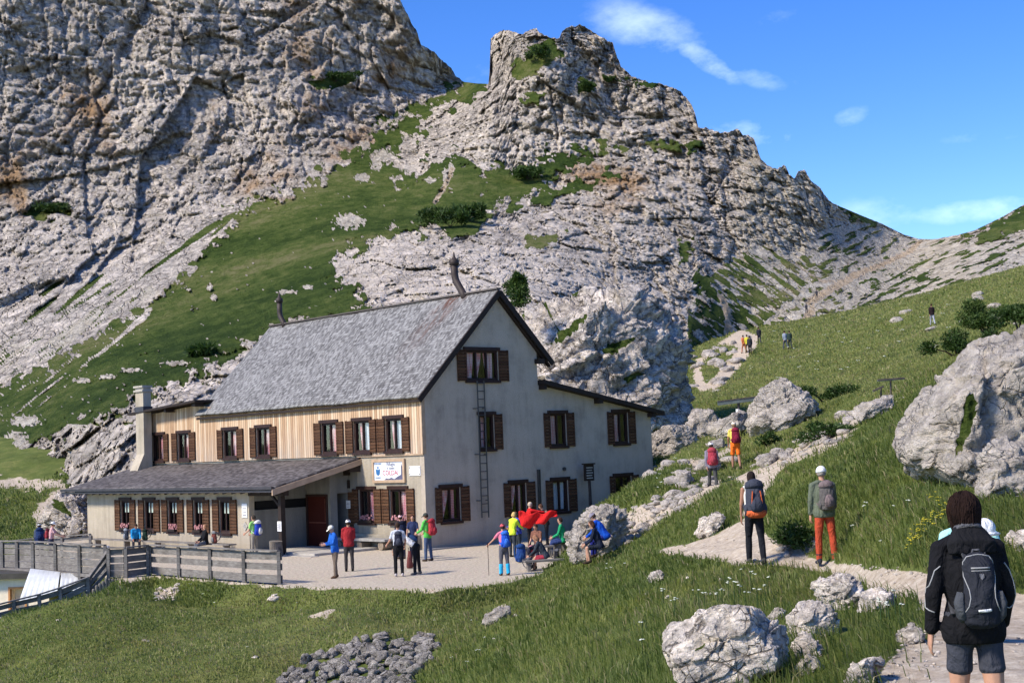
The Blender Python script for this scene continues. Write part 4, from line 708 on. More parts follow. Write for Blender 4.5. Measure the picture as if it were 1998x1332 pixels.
BO = [
 ([(985, 640), (1030, 612), (1062, 600), (1100, 585), (1150, 573), (1200, 577), (1240, 566), (1266, 588), (1276, 620), (1325, 650), (1336, 700), (1338, 780), (1338, 880), (1200, 930), (1000, 930), (960, 760)], 86, 7, 3.0, .62, M_OUT, 7, 'large white jointed limestone outcrop rising behind the annex roof', 'rock outcrop', 'rock_outcrop', [[(1020, 622), (1070, 600), (1150, 588), (1130, 604), (1085, 622), (1040, 636)], [(1195, 625), (1250, 618), (1275, 628), (1250, 650), (1205, 645)], [(1290, 690), (1320, 700), (1300, 720), (1280, 705)], [(1240, 730), (1265, 735), (1250, 755)]]),
 ([(1762, 858), (1768, 800), (1792, 760), (1838, 728), (1868, 690), (1900, 662), (1938, 650), (1972, 658), (2010, 642), (2120, 650), (2170, 800), (2130, 1000), (1960, 975), (1880, 965), (1806, 968), (1796, 940), (1768, 908)], None, 1.9, 1.5, .13, M_BLD, 7, 'huge grey boulder with mossy crack at the right edge above the trail', 'boulder', 'boulder', [[(1872, 768), (1896, 762), (1905, 790), (1890, 840), (1862, 872), (1828, 884), (1822, 868), (1846, 835), (1862, 800)]]),
 ([(1905, 960), (1912, 900), (1945, 862), (1985, 858), (2040, 870), (2070, 930), (2000, 985), (1930, 985)], None, .6, .5, .07, M_BLD, 6, 'pale rounded rock leaning against the foot of the huge grey boulder', 'boulder', 'boulder', None),
 ([(1448, 806), (1478, 772), (1502, 746), (1530, 741), (1562, 760), (1592, 786), (1599, 800), (1588, 828), (1560, 850), (1470, 856), (1443, 835)], None, 1.3, .9, .11, M_BLD, 6, 'wedge shaped grey boulder with slanting layers beside the long trail sign', 'boulder', 'boulder', None),
 ([(1372, 850), (1378, 838), (1410, 818), (1448, 796), (1470, 790), (1470, 820), (1440, 848), (1400, 862)], None, .7, .6, .07, M_BLD, 5, 'low slanting rock slab left of the wedge shaped boulder', 'boulder', 'boulder', None),
 ([(1335, 850), (1338, 810), (1360, 796), (1385, 800), (1410, 822), (1400, 850), (1370, 862)], None, .8, .6, .08, M_BLD, 5, 'dark grey rock at the right foot of the white outcrop', 'boulder', 'boulder', None),
 ([(1252, 856), (1285, 836), (1338, 831), (1362, 846), (1368, 862), (1340, 892), (1270, 895)], None, .9, .6, .09, M_BLD, 6, 'rounded grey rock just right of the annex end wall', 'boulder', 'boulder', None),
 ([(1208, 905), (1214, 878), (1238, 862), (1262, 866), (1268, 892), (1262, 925), (1225, 930)], None, .6, .45, .07, M_BLD, 5, 'pale knobbly rock in front of the far annex window', 'boulder', 'boulder', None),
 ([(1098, 1090), (1112, 1045), (1128, 1018), (1158, 992), (1190, 984), (1216, 998), (1228, 1040), (1240, 1075), (1190, 1105), (1120, 1110)], None, .9, .5, .12, M_BLD, 6, 'pale pitted rock at the right end of the gravel yard where hikers rest', 'boulder', 'boulder', None),
 ([(1290, 1228), (1298, 1208), (1340, 1212), (1362, 1195), (1400, 1190), (1442, 1187), (1502, 1198), (1542, 1222), (1562, 1244), (1552, 1280), (1488, 1310), (1450, 1360), (1390, 1390), (1330, 1360), (1306, 1290)], None, .62, .6, .038, M_NEAR, 7, 'large white cracked boulder at the bottom edge of the picture', 'boulder', 'boulder', [[(1345, 1228), (1365, 1225), (1370, 1245), (1352, 1250)]]),
 ([(1584, 1138), (1600, 1122), (1660, 1124), (1692, 1148), (1704, 1178), (1660, 1205), (1615, 1200), (1590, 1165)], None, .5, .38, .05, M_NEAR, 6, 'white rough rock ledge bordering the trail bend', 'boulder', 'boulder', None),
 ([(1678, 1160), (1715, 1140), (1745, 1155), (1752, 1178), (1720, 1200), (1684, 1195)], None, .35, .3, .04, M_NEAR, 5, 'small white rock right of the rough ledge at the trail bend', 'boulder', 'boulder', None),
 ([(1536, 1205), (1560, 1176), (1595, 1166), (1622, 1185), (1632, 1215), (1620, 1250), (1570, 1262), (1542, 1240)], None, .4, .32, .045, M_NEAR, 6, 'white pitted rock between the large cracked boulder and the trail ledge', 'boulder', 'boulder', None),
 ([(1494, 1200), (1515, 1186), (1536, 1192), (1536, 1212), (1505, 1218)], None, .2, .2, .03, M_NEAR, 5, 'small grey rock on the back shoulder of the large cracked boulder', 'boulder', 'boulder', None),
 ([(1543, 1262), (1565, 1240), (1602, 1244), (1614, 1262), (1590, 1290), (1555, 1290)], None, .2, .25, .03, M_NEAR, 5, 'squat pale rock at the right side of the large cracked boulder', 'boulder', 'boulder', None),
 ([(1545, 1306), (1578, 1276), (1604, 1270), (1602, 1300), (1570, 1325), (1548, 1322)], None, .16, .2, .025, M_NEAR, 5, 'flat white stone in the grass below the squat pale rock', 'boulder', 'boulder', None),
 ([(1640, 1345), (1660, 1310), (1700, 1278), (1722, 1282), (1706, 1330), (1680, 1360)], None, .25, .22, .03, M_NEAR, 5, 'slanting white rock at the bottom edge left of the woman in shorts', 'boulder', 'boulder', None),
 ([(1752, 1262), (1750, 1228), (1778, 1218), (1800, 1232), (1802, 1262)], None, .15, .18, .02, M_NEAR, 5, 'small white rock at the path edge behind the left hand of the woman in shorts', 'boulder', 'boulder', None),
 ([(1966, 1050), (1985, 1032), (2020, 1024), (2035, 1080), (1980, 1085)], None, .3, .3, .04, M_NEAR, 5, 'white rock on the grass cut off by the right edge', 'boulder', 'boulder', None),
 ([(1262, 1130), (1275, 1116), (1296, 1113), (1300, 1128), (1285, 1140), (1266, 1140)], None, .22, .3, .03, M_NEAR, 4, 'lone white stone in the grass below the narrow tip of the path', 'stone', 'stone', None),
 ([(1352, 1045), (1362, 1012), (1400, 998), (1420, 1004), (1405, 1036), (1378, 1056)], None, .45, .4, .05, M_NEAR, 5, 'grey rock in the grass above the path left of the orange pack walker', 'boulder', 'boulder', None),
 ([(84, 1060), (88, 1010), (112, 968), (150, 952), (172, 965), (176, 1060), (130, 1075)], 79, 3.0, 1.1, .28, M_OUT, 6, 'broken white rocks beside the left end wall of the wing', 'rock outcrop', 'rock_outcrop', [[(95, 985), (120, 970), (125, 990)], [(140, 1020), (165, 1010), (160, 1035)]]),
 ([(940, 1216), (948, 1198), (972, 1182), (998, 1178), (994, 1198), (962, 1222)], None, .3, .3, .04, M_BLD, 5, 'dark grey rock half sunk in the bank below the gravel yard', 'boulder', 'boulder', None),
 ([(1660, 806), (1680, 788), (1720, 778), (1752, 772), (1760, 790), (1720, 810), (1680, 822)], None, .6, .5, .06, M_BLD, 5, 'long grey ledge in the meadow under the far thin trail sign', 'boulder', 'boulder', None),
 ([(1310, 935), (1325, 918), (1352, 916), (1362, 935), (1340, 950), (1315, 948)], None, .35, .35, .05, M_BLD, 4, 'whitish stone in the stone line left of the hiker with the red pack', 'stone', 'stone', None),
 ([(1355, 912), (1372, 892), (1402, 888), (1412, 905), (1390, 925), (1362, 925)], None, .35, .35, .05, M_BLD, 4, 'pale rock directly behind the hiker with the red pack', 'stone', 'stone', None),
 ([(1372, 868), (1395, 855), (1420, 858), (1425, 872), (1400, 880)], None, .35, .35, .04, M_BLD, 4, 'long pale stone left of the hiker in orange shorts', 'stone', 'stone', None),
 ([(1472, 905), (1490, 888), (1518, 884), (1522, 898), (1500, 912)], None, .35, .35, .04, M_BLD, 4, 'pale oval stone right of the hiker in orange shorts', 'stone', 'stone', None),
]
for i, (ol, y0, thk, L, amp, mt, sb, lb, ct, nm, gr) in enumerate(BO):
    if y0 is None:
        cx = sum(q[0] for q in ol)/len(ol); by = max(q[1] for q in ol); by2 = by-.12*(by-min(q[1] for q in ol)); y0 = hit(min(cx, 1990), by2)[1]+thk*.85
    boulder(ol, y0, thk, L, amp, mt, sb, lb, ct, nm, gr, seed=i, scree=.2 if mt != M_NEAR else .3)
def stone_unit(rs, sub=2, cuts=9):
    D, Fc = ico(sub); V = D*(1+.18*fbm(D*1.4+rs.uniform(0, 90), 3)[:, None])
    for _ in range(cuts):
        n = rs.normal(size=3); n /= np.linalg.norm(n); pr = V@n; V = V-n*(np.clip(pr-rs.uniform(.48, .82), 0, None)*.95)[:, None]
    return V*(1+.05*fbm(V*5, 2)[:, None])*1.15
# loose pebbly rocks scattered over slopes: nobody could count them
def scatter_rocks(name, polys_n, mat, seed, size, label, kind='stuff', flatten=.6, lift=.12):
    rg = np.random.default_rng(seed); D, Fc = ico(2); VV = []; FF = []; n0 = 0
    for poly, n in polys_n:
        p = np.array(poly, float); k = 0
        while k < n:
            px = rg.uniform(p[:, 0].min(), p[:, 0].max()); py = rg.uniform(p[:, 1].min(), p[:, 1].max())
            if not inpoly(np.array([px]), np.array([py]), poly)[0]: continue
            k += 1; h = hit(px, py); s = rg.uniform(*size)*rg.uniform(.6, 1)*(h[1]/FPX); sc = np.array([rg.uniform(.8, 1.5), rg.uniform(.7, 1.2), rg.uniform(.45, .9)*flatten*1.5])*s
            V = stone_unit(rg, 2); a = rg.uniform(0, 6.28); R = np.array([[math.cos(a), -math.sin(a), 0], [math.sin(a), math.cos(a), 0], [0, 0, 1]])
            VV.append((V*sc)@R.T+h+np.array([0, 0, sc[2]*lift])); FF.append(Fc+n0); n0 += len(D)
    V = np.concatenate(VV); o = mesh_np(name, V, np.concatenate(FF), mat, False, dict(grass=np.zeros(len(V)), scree=np.full(len(V), .35))); tag(o, label, 'stones' if label else None, kind=kind); return o
scatter_rocks('loose_stones', [([(1225, 1062), (1200, 1000), (1300, 972), (1360, 952), (1405, 930), (1412, 948), (1350, 985), (1290, 1015)], 44), ([(1300, 940), (1340, 905), (1420, 880), (1430, 905), (1360, 960), (1310, 965)], 24), ([(1440, 915), (1500, 880), (1660, 810), (1700, 800), (1640, 860), (1530, 915)], 44), ([(1500, 1062), (1570, 1035), (1600, 1075), (1540, 1090)], 22),
   ([(1640, 815), (1700, 785), (1770, 775), (1700, 815)], 18), ([(1250, 930), (1300, 900), (1340, 890), (1330, 930)], 10), ([(1345, 700), (1440, 650), (1480, 665), (1400, 770), (1350, 770)], 26), ([(1700, 620), (1998, 560), (1998, 640), (1760, 700)], 14)], M_BLD, 3, (6, 21), 'pale loose stones lying along the stony tracks and in the meadow')
scatter_rocks('path_stones', [([(1300, 1080), (1440, 1040), (1640, 1104), (1800, 1130), (1990, 1190), (1990, 1320), (1840, 1330), (1810, 1200), (1640, 1126), (1440, 1098)], 90), ([(1720, 1300), (1800, 1210), (1840, 1250), (1830, 1330), (1700, 1332)], 110), ([(1640, 1100), (1800, 1112), (1960, 1150), (1780, 1130)], 60)], M_NEAR, 9, (1.5, 6), 'small pale stones strewn over the trodden path')
scatter_rocks('bank_stones', [([(300, 1148), (350, 1140), (350, 1170), (300, 1172)], 22), ([(520, 1172), (548, 1162), (545, 1178)], 8), ([(100, 1200), (1250, 1150), (1250, 1325), (100, 1325)], 8), ([(1250, 1100), (1500, 1120), (1500, 1180), (1250, 1180)], 6)], M_NEAR, 12, (4, 9), 'small white stones showing through the grass bank')
M_WALLS = rock_mat('wall_stone', (1.03, 1.0, .95), 4.0, 1.05)
# dry stone wall at the bottom edge: one thing
wl = empty('dry_stone_wall', hit(700, 1310), 0, 'heaped dry stone retaining wall cut off by the bottom edge', 'stone wall')
rg = np.random.default_rng(4); D, Fc = ico(3); VV = []; FF = []; n0 = 0; rs2 = np.random.default_rng(77)
WP = [(548, 1330), (600, 1290), (690, 1258), (745, 1244), (800, 1262), (830, 1240), (858, 1248), (850, 1285), (815, 1315), (780, 1380), (500, 1380)]
for gy in range(1240, 1380, 10):
    for gx in range(500, 870, 14):
        px = gx+rg.uniform(-8, 8)+(gy//16 % 2)*11; py = gy+rg.uniform(-6, 6)
        if not inpoly(np.array([px]), np.array([py]), WP)[0]: continue
        h = hit(px, min(py, 1340)) if py < 1340 else P(px, py, hit(px, 1330)[1]-(py-1330)*.06); s = rg.uniform(6, 14)*(h[1]/FPX); sc = np.array([rg.uniform(.9, 1.5), .9, rg.uniform(.7, 1.0)])*s
        w = stone_unit(rs2, 3, 11); a = rg.normal()*.35; R = np.array([[math.cos(a), 0, -math.sin(a)], [0, 1, 0], [math.sin(a), 0, math.cos(a)]])
        VV.append((w*sc)@R.T+h+np.array([0, .0, .08])); FF.append(Fc+n0); n0 += len(D)
V = np.concatenate(VV)-np.array(wl.location); mesh_np('stones', V, np.concatenate(FF), M_WALLS, False, dict(grass=np.zeros(len(V)), scree=np.full(len(V), .1)), parent=wl)
# ------------------------------------------------------------------ weathered timber: fences, deck, palisade
def timber():
    m, t = newmat('weathered_grey_timber'); c = tc(t, scale=(1.5, 1.5, 9)); n = noise(t, c, 2.5, 7, .7); n2 = noise(t, tc(t), 1.3, 4)
    return finish(m, t, ramp(t, math_(t, 'MULTIPLY_ADD', n2, .4, math_(t, 'MULTIPLY', n, .6)), [(.3, (.075, .065, .058)), (.5, (.18, .165, .15)), (.7, (.34, .32, .295))]), .9, n, .5, .01, spec=.15)
M_TIM = timber(); M_TIMD = flat('dark_weathered_timber', (.085, .07, .06), .9, .4, 5, .4)
def fence(bases, tops, boards_, label, name='wooden_fence', cap=True, w=.11, lean=0):
    """bases/tops: world points of the posts; boards_: (lo, hi) fractions of height"""
    e = empty(name, bases[0], 0, label, 'fence'); o = Vector(bases[0]); bs = [Vector(b)-o for b in bases]; ts = [Vector(b)-o for b in tops]
    for b, t in zip(bs, ts): MB().bar(b-Vector((0, 0, .25)), t, w, w*.8, up=(0, 1, 0)).build('post', M_TIM, e)
    rr = random.Random(len(bases))
    for k in range(len(bs)-1):
        m = MB()
        for lo, hi in boards_:
            j = rr.uniform(-.015, .015); a = bs[k].lerp(ts[k], (lo+hi)/2+j); b = bs[k+1].lerp(ts[k+1], (lo+hi)/2+j*.3); hh = (ts[k]-bs[k]).length*(hi-lo); off = (b-a).cross(Vector((0, 0, 1))).normalized()*(w*.75); off = off if off.y < 0 else -off
            d = (b-a).normalized()*.06; m.bar(a-d-off, b+d-off, .035, hh)
        m.build('rail_boards', M_TIM, e)
    if cap:
        m = MB()
        for k in range(len(ts)-1): m.bar(ts[k]+Vector((0, 0, .02)), ts[k+1]+Vector((0, 0, .02)), .13, .045)
        m.build('top_rail', M_TIM, e)
    return e
up = lambda p, h: np.array(p)+np.array([0, 0, h])
fb = [G(x, y) for x, y in [(545, 1140), (476, 1136), (410, 1130), (349, 1125), (293, 1121)]]
fence(fb, [up(q, 1.08) for q in fb], [(.03, .27), (.42, .62), (.72, .95)], 'weathered grey plank fence along the front of the gravel yard')
fb2 = [G(289, 1121.5), G(246, 1127), G(212, 1128)]
fence(fb2, [up(q, 1.08) for q in fb2], [(.03, .24), (.27, .48), (.52, .72), (.76, .96)], 'short closed plank fence at the head of the ramp stairs')
fb3 = [G(206, 1120), G(155, 1117), G(108, 1112), G(64, 1108), G(33, 1107), G(4, 1106), G(-40, 1104)]
fence(fb3, [up(q, 1.08) for q in fb3], [(0, .22), (.25, .48), (.51, .72), (.75, .94)], 'closed grey plank parapet of the raised wooden walkway on the left')
rb = [(-40, 1232, 47.5), (31, 1213, 48.2), (80, 1206, 48.7), (121, 1196, 49.1), (175, 1162, 49.8)]; rt = [(-44, 1190, 47.5), (27, 1172, 48.2), (76, 1160, 48.7), (117, 1147, 49.1), (171, 1127, 49.8)]
fence([P(*q) for q in rb], [P(*q) for q in rt], [(.05, .27), (.40, .62), (.72, .93)], 'sloping plank fence of the lower ramp in the bottom left corner')
fence([P(178, 1160, 49.9), P(212, 1122, 50.6)], [P(173, 1126, 49.9), P(209, 1076, 50.6)], [(.05, .25), (.40, .6), (.75, .95)], 'steep dark handrail of the steps up to the terrace', w=.1)
fence([P(-20, 1085, 66), P(60, 1075, 66), P(120, 1072, 65), P(176, 1068, 64)], [P(-20, 1060, 66), P(60, 1051, 66), P(120, 1047, 65), P(176, 1042, 64)], [(.1, .4), (.6, .9)], 'dark far railing of the walkway beside the wing wall')
# kerb under front fence
kb = empty('concrete_kerb', fb[0], 0, 'pale concrete kerb under the yard fence', 'kerb'); o = Vector(fb[0]); m = MB()
for a, b in zip(fb[:-1], fb[1:]): m.bar(Vector(a)-o+Vector((0, 0, -.2)), Vector(b)-o+Vector((0, 0, -.2)), .26, .4)
m.build('kerb_body', M_CONC, kb)
pwx = empty('plank_retaining_wall', G(270, 1124), 0, 'grey horizontal planks shoring the bank under the closed fence', 'retaining wall'); o = Vector(pwx.location); m = MB()
for k in range(3): m.bar(Vector(G(294, 1121))-o+Vector((.1, -.05, -.16-.26*k)), Vector(G(243, 1128))-o+Vector((-.1, -.05, -.16-.26*k)), .06, .24)
m.build('planks', M_TIM, pwx)
pal = empty('log_palisade', P(205, 1188, 49.6), 0, 'row of upright grey logs holding the bank beside the ramp', 'palisade'); o = Vector(pal.location)
for k in range(12):
    x = 172+k*6.2; tp = np.interp(x, [172, 200, 208, 243], [1162, 1136, 1128, 1128])+rg.uniform(-3, 3); y = 49.6+.05*k
    m = MB(); a = Vector(P(x, 1205, y))-o; b = Vector(P(x-2, tp, y))-o; m.tube([a, a.lerp(b, .5), b, b+Vector((0, 0, .04))], [.068, .064, .06, .035], 8); m.build('log', M_TIM, pal)
# raised walkway deck
dk = empty('raised_walkway', G(100, 1110), 0, 'raised plank walkway deck with dark beams at the left', 'walkway'); o = Vector(dk.location); m = MB()
A0, A1, B0, B1 = [Vector(q)-o for q in (G(215, 1121), G(-60, 1103), G(215, 1121)+np.array([.8, 7, 0]), G(-60, 1103)+np.array([1, 9, 0]))]
for q in (A0, A1, B0, B1): q.z = -.02
m.add([A0, A1, B1, B0]+[q-Vector((0, 0, .12)) for q in (A0, A1, B1, B0)], [(0, 1, 2, 3), (7, 6, 5, 4), (0, 4, 5, 1), (1, 5, 6, 2), (2, 6, 7, 3), (3, 7, 4, 0)]); m.build('deck', M_TIM, dk); m = MB()
for k in range(9): a = A0.lerp(A1, k/8); b = B0.lerp(B1, k/8); m.bar(a-Vector((0, 0, .26)), b-Vector((0, 0, .26)), .14, .24)
m.build('beams', M_TIMD, dk)
# little building under the walkway
lb = empty('lower_shed', P(10, 1200, 56), -.15, 'pale low shed under the walkway with an orange framed opening', 'shed'); m = MB()
zt_ = float(P(10, 1128, 56)[2]-P(10, 1200, 56)[2]); m.box((-3, 0, -1.5), (.25, 2.5, zt_)); m.box((.88, 0, -1.5), (1.9, 2.5, zt_)); m.box((.25, 0, zt_-.42), (.88, 2.5, zt_)); m.box((.25, .35, -1.5), (.88, 2.5, zt_-.42)); m.build('wall', flat('shed_wall', (.84, .73, .56), .9, .15, 2), lb)
m = MB(); m.box((.17, -.05, -1.5), (.25, .1, zt_-.34)); m.box((.25, -.05, zt_-.42), (.88, .1, zt_-.34)); m.box((.88, -.05, -1.5), (.96, .1, zt_-.34)); m.build('door_frame', flat('orange_wood', (.55, .26, .10), .7, .15, 4), lb)
m = MB(); m.box((-3.1, -.35, zt_), (1.2, 2.6, zt_+.22)); m.build('roof_edge', flat('dark_roof_edge', (.06, .055, .045), .7, .3, 4), lb)
tp = empty('corrugated_sheet', P(100, 1175, 53.5), 0, 'white corrugated sheets leaning below the walkway', 'sheet'); o = Vector(tp.location)
def sheet(c0, c1, c2, c3, nm, mt, n=48):
    V = []; Fs = []
    for j in (0, 1):
        for i in range(n+1):
            s_ = i/n; a = Vector(c0).lerp(Vector(c1), s_) if j == 0 else Vector(c3).lerp(Vector(c2), s_); V.append(a+Vector((0, -.03*abs(math.sin(s_*n*.42)), 0))-o)
    for i in range(n): Fs.append((i, i+1, n+2+i, n+1+i))
    ob = MB().add(V, Fs).build(nm, mt, tp, True); md = ob.modifiers.new('thickness', 'SOLIDIFY'); md.thickness = .02; return ob
M_TARP = flat('white_corrugated_sheet', (.66, .68, .67), .6, .12, 3); sheet(P(60, 1109, 54.5), P(118, 1116, 54.2), P(113, 1152, 52.6), P(36, 1178, 52.6), 'sheet', M_TARP); sheet(P(120, 1118, 54.1), P(176, 1119, 54), P(172, 1152, 53), P(116, 1152, 52.7), 'sheet', M_TARP)
# trail signs: long boards on posts
def tsign(px, pyb, xs, ys, hh, label, w=.07):
    h = hit(px, pyb); y = h[1]; e = empty('trail_sign', h, 0, label, 'trail sign'); o = Vector(h); t = Vector(P(px, np.interp(px, xs, ys)+hh*.6, y))-o
    MB().tube([(0, 0, -.3), t*.5, t], [w, w*.9, w*.8], 8).build('post', M_TIMD, e); a = Vector(P(xs[0], ys[0]+hh/2, y-.12))-o; b = Vector(P(xs[1], ys[1]+hh/2, y-.12))-o
    MB().bar(a, b, .05, hh*y/FPX).build('board', flat('grey_green_board', (.12, .14, .13), .7, .25, 4), e); MB().bar(a+Vector((0, 0, hh*y/FPX*.5)), b+Vector((0, 0, hh*y/FPX*.5)), .09, .05).build('board_cap', M_TIMD, e); return e, t
e, t = tsign(1441, 838, (1400, 1480), (783, 773), 8, 'long grey board on a post left of the wedge shaped boulder')
m = MB(); m.tube([(0, -.11, t.z*.45), (0, -.11, t.z*.72)], .09, 8); m.build('waymark', M_WHITE, e)
tsign(1738, 774, (1712, 1765), (741, 737), 3, 'thin distant trail sign standing over the grey ledge in the meadow', .04)
tsign(1719, 778, (1703, 1724), (762, 753), 2.5, 'short tilted sign just left of the thin distant trail sign', .04)
tsign(1315, 835, (1297, 1331), (780, 775), 3, 'dark thin sign against the grey face of the white outcrop', .04)
# ------------------------------------------------------------------ people
def cloth(name, c, rough=.9, var=.14):
    m, t = newmat(name); cc = tc(t); n = noise(t, tc(t, scale=(1, 1, .6)), 9, 3, .5, 1.2); n2 = noise(t, cc, 30, 3); a = tuple(x*(1-var) for x in c); b = tuple(min(1, x*(1+var)) for x in c)
    return finish(m, t, ramp(t, n, [(.3, a), (.7, b)]), rough, math_(t, 'MULTIPLY_ADD', n2, .15, n), .85, .06, .15)
_CM = {}
def CL(c):
    k = tuple(c)
    if k not in _CM: _CM[k] = cloth('cloth', k)
    return _CM[k]
M_SKIN = flat('skin', (.50, .27, .18), .6, .08, 6); M_SKIN2 = flat('tanned_skin', (.36, .18, .115), .6, .08, 6); M_EYE = flat('eye_dark', (.02, .015, .01), .3, .05)
def ering(c, rx, ry, ax, ay, n): return [c+ax*(rx*math.cos(2*math.pi*k/n))+ay*(ry*math.sin(2*math.pi*k/n)) for k in range(n)]
def eltube(mb, pts, rad, ax, n=14):
    """closed tube, elliptical sections; rad=[(rx,ry)], ax = sideways axis"""
    pts = [Vector(p) for p in pts]; V = []; ax = Vector(ax)
    for i, p in enumerate(pts):
        d = (pts[min(i+1, len(pts)-1)]-pts[max(i-1, 0)]).normalized(); a = (ax-d*ax.dot(d)); a = a.normalized() if a.length > 1e-3 else Vector((0, 1, 0)); b = d.cross(a); V += ering(p, rad[i][0], rad[i][1], a, b, n)
    m = len(pts); mb.add(V, [(i*n+k, i*n+(k+1) % n, (i+1)*n+(k+1) % n, (i+1)*n+k) for i in range(m-1) for k in range(n)]+[tuple(range(n-1, -1, -1)), tuple(range((m-1)*n, m*n))])
def ball(mb, c, r, rot=None, sub=2):
    D, Fc = ico(sub); V = D*np.array(r)
    if rot is not None: V = V@np.array(rot.to_3x3()).T
    mb.add(V+np.array(c), [tuple(f) for f in Fc])
def limb(mb, a, b, r0, r1, r2=None):
    a, b = Vector(a), Vector(b); r2 = r2 or (r0+r1)/2; d = (b-a)
    eltube(mb, [a-d.normalized()*r0*.5, a, a+d*.3, a+d*.6, b, b+d.normalized()*r1*.5], [(r0*.6,)*2, (r0,)*2, (r2*1.03,)*2, (r2*.95,)*2, (r1,)*2, (r1*.6,)*2], (1, 0, 0), 10)
def remesh(mb, name, mat, parent, vox, smooth=4):
    o = mb.build(name, mat, None); md = o.modifiers.new('r', 'REMESH'); md.mode = 'VOXEL'; md.voxel_size = vox; md.use_smooth_shade = True
    s = o.modifiers.new('s', 'SMOOTH'); s.factor = .5; s.iterations = smooth
    dg = bpy.context.evaluated_depsgraph_get(); me = bpy.data.meshes.new_from_object(o.evaluated_get(dg)); old = o.data; o.modifiers.clear(); o.data = me; bpy.data.meshes.remove(old); me.name = name
    o.parent = parent; return o
def rx(a): return Matrix.Rotation(a, 4, 'X')
def hand(mb, wrist, fdir, side, s=1.0, curl=.5, n=6):
    """palm, four fingers and a thumb; fdir = direction the fingers point; side = +1 right hand"""
    w = Vector(wrist); f = Vector(fdir).normalized(); inn = Vector((-side, 0, 0)); inn = (inn-f*inn.dot(f)).normalized(); wd = f.cross(inn).normalized()   # inn = palm normal (towards body); wd = across the palm
    if wd.y < 0: wd = -wd
    eltube(mb, [w-f*.02*s, w+f*.02*s, w+f*.055*s, w+f*.09*s], [(.026*s, .02*s), (.034*s, .019*s), (.042*s, .017*s), (.04*s, .014*s)], wd, n+4)
    for k, (L, off) in enumerate([(.070, .031), (.079, .011), (.074, -.010), (.058, -.030)]):
        b = w+f*.086*s+wd*off*s; c1 = f*math.cos(curl*.5)+inn*math.sin(curl*.5); c2 = f*math.cos(curl*1.3)+inn*math.sin(curl*1.3); c3 = f*math.cos(curl*2)+inn*math.sin(curl*2)
        p1 = b+c1*L*.45*s; p2 = p1+c2*L*.3*s; p3 = p2+c3*L*.25*s; mb.tube([b-f*.01*s, b, p1, p2, p3], [.0092*s, .0094*s, .0086*s, .008*s, .0055*s], n)
    b = w+f*.02*s+wd*.03*s; d = (f*.6+wd*.62+inn*.35).normalized(); mb.tube([b, b+d*.035*s, b+d*.06*s+f*.008*s, b+d*.075*s+f*.018*s], [.013*s, .011*s, .010*s, .006*s], n)
UPV = Vector((0, 0, 1))
STAND = dict(lean=.03, legs=((.03, .04, .04), (-.02, .04, .04)), arms=((.05, .12, .25), (.05, .12, .25)), head=(0, 0))
WALK = dict(lean=.10, legs=((.30, .02, .12), (-.26, .02, .30)), arms=((-.25, .14, .25), (.25, .14, .35)), head=(0, 0))
SIT = dict(lean=.25, sit=.44, legs=((1.35, .12, 1.45), (1.45, .12, 1.35)), arms=((.30, .10, .65), (.35, .10, .6)), head=(0, .2))
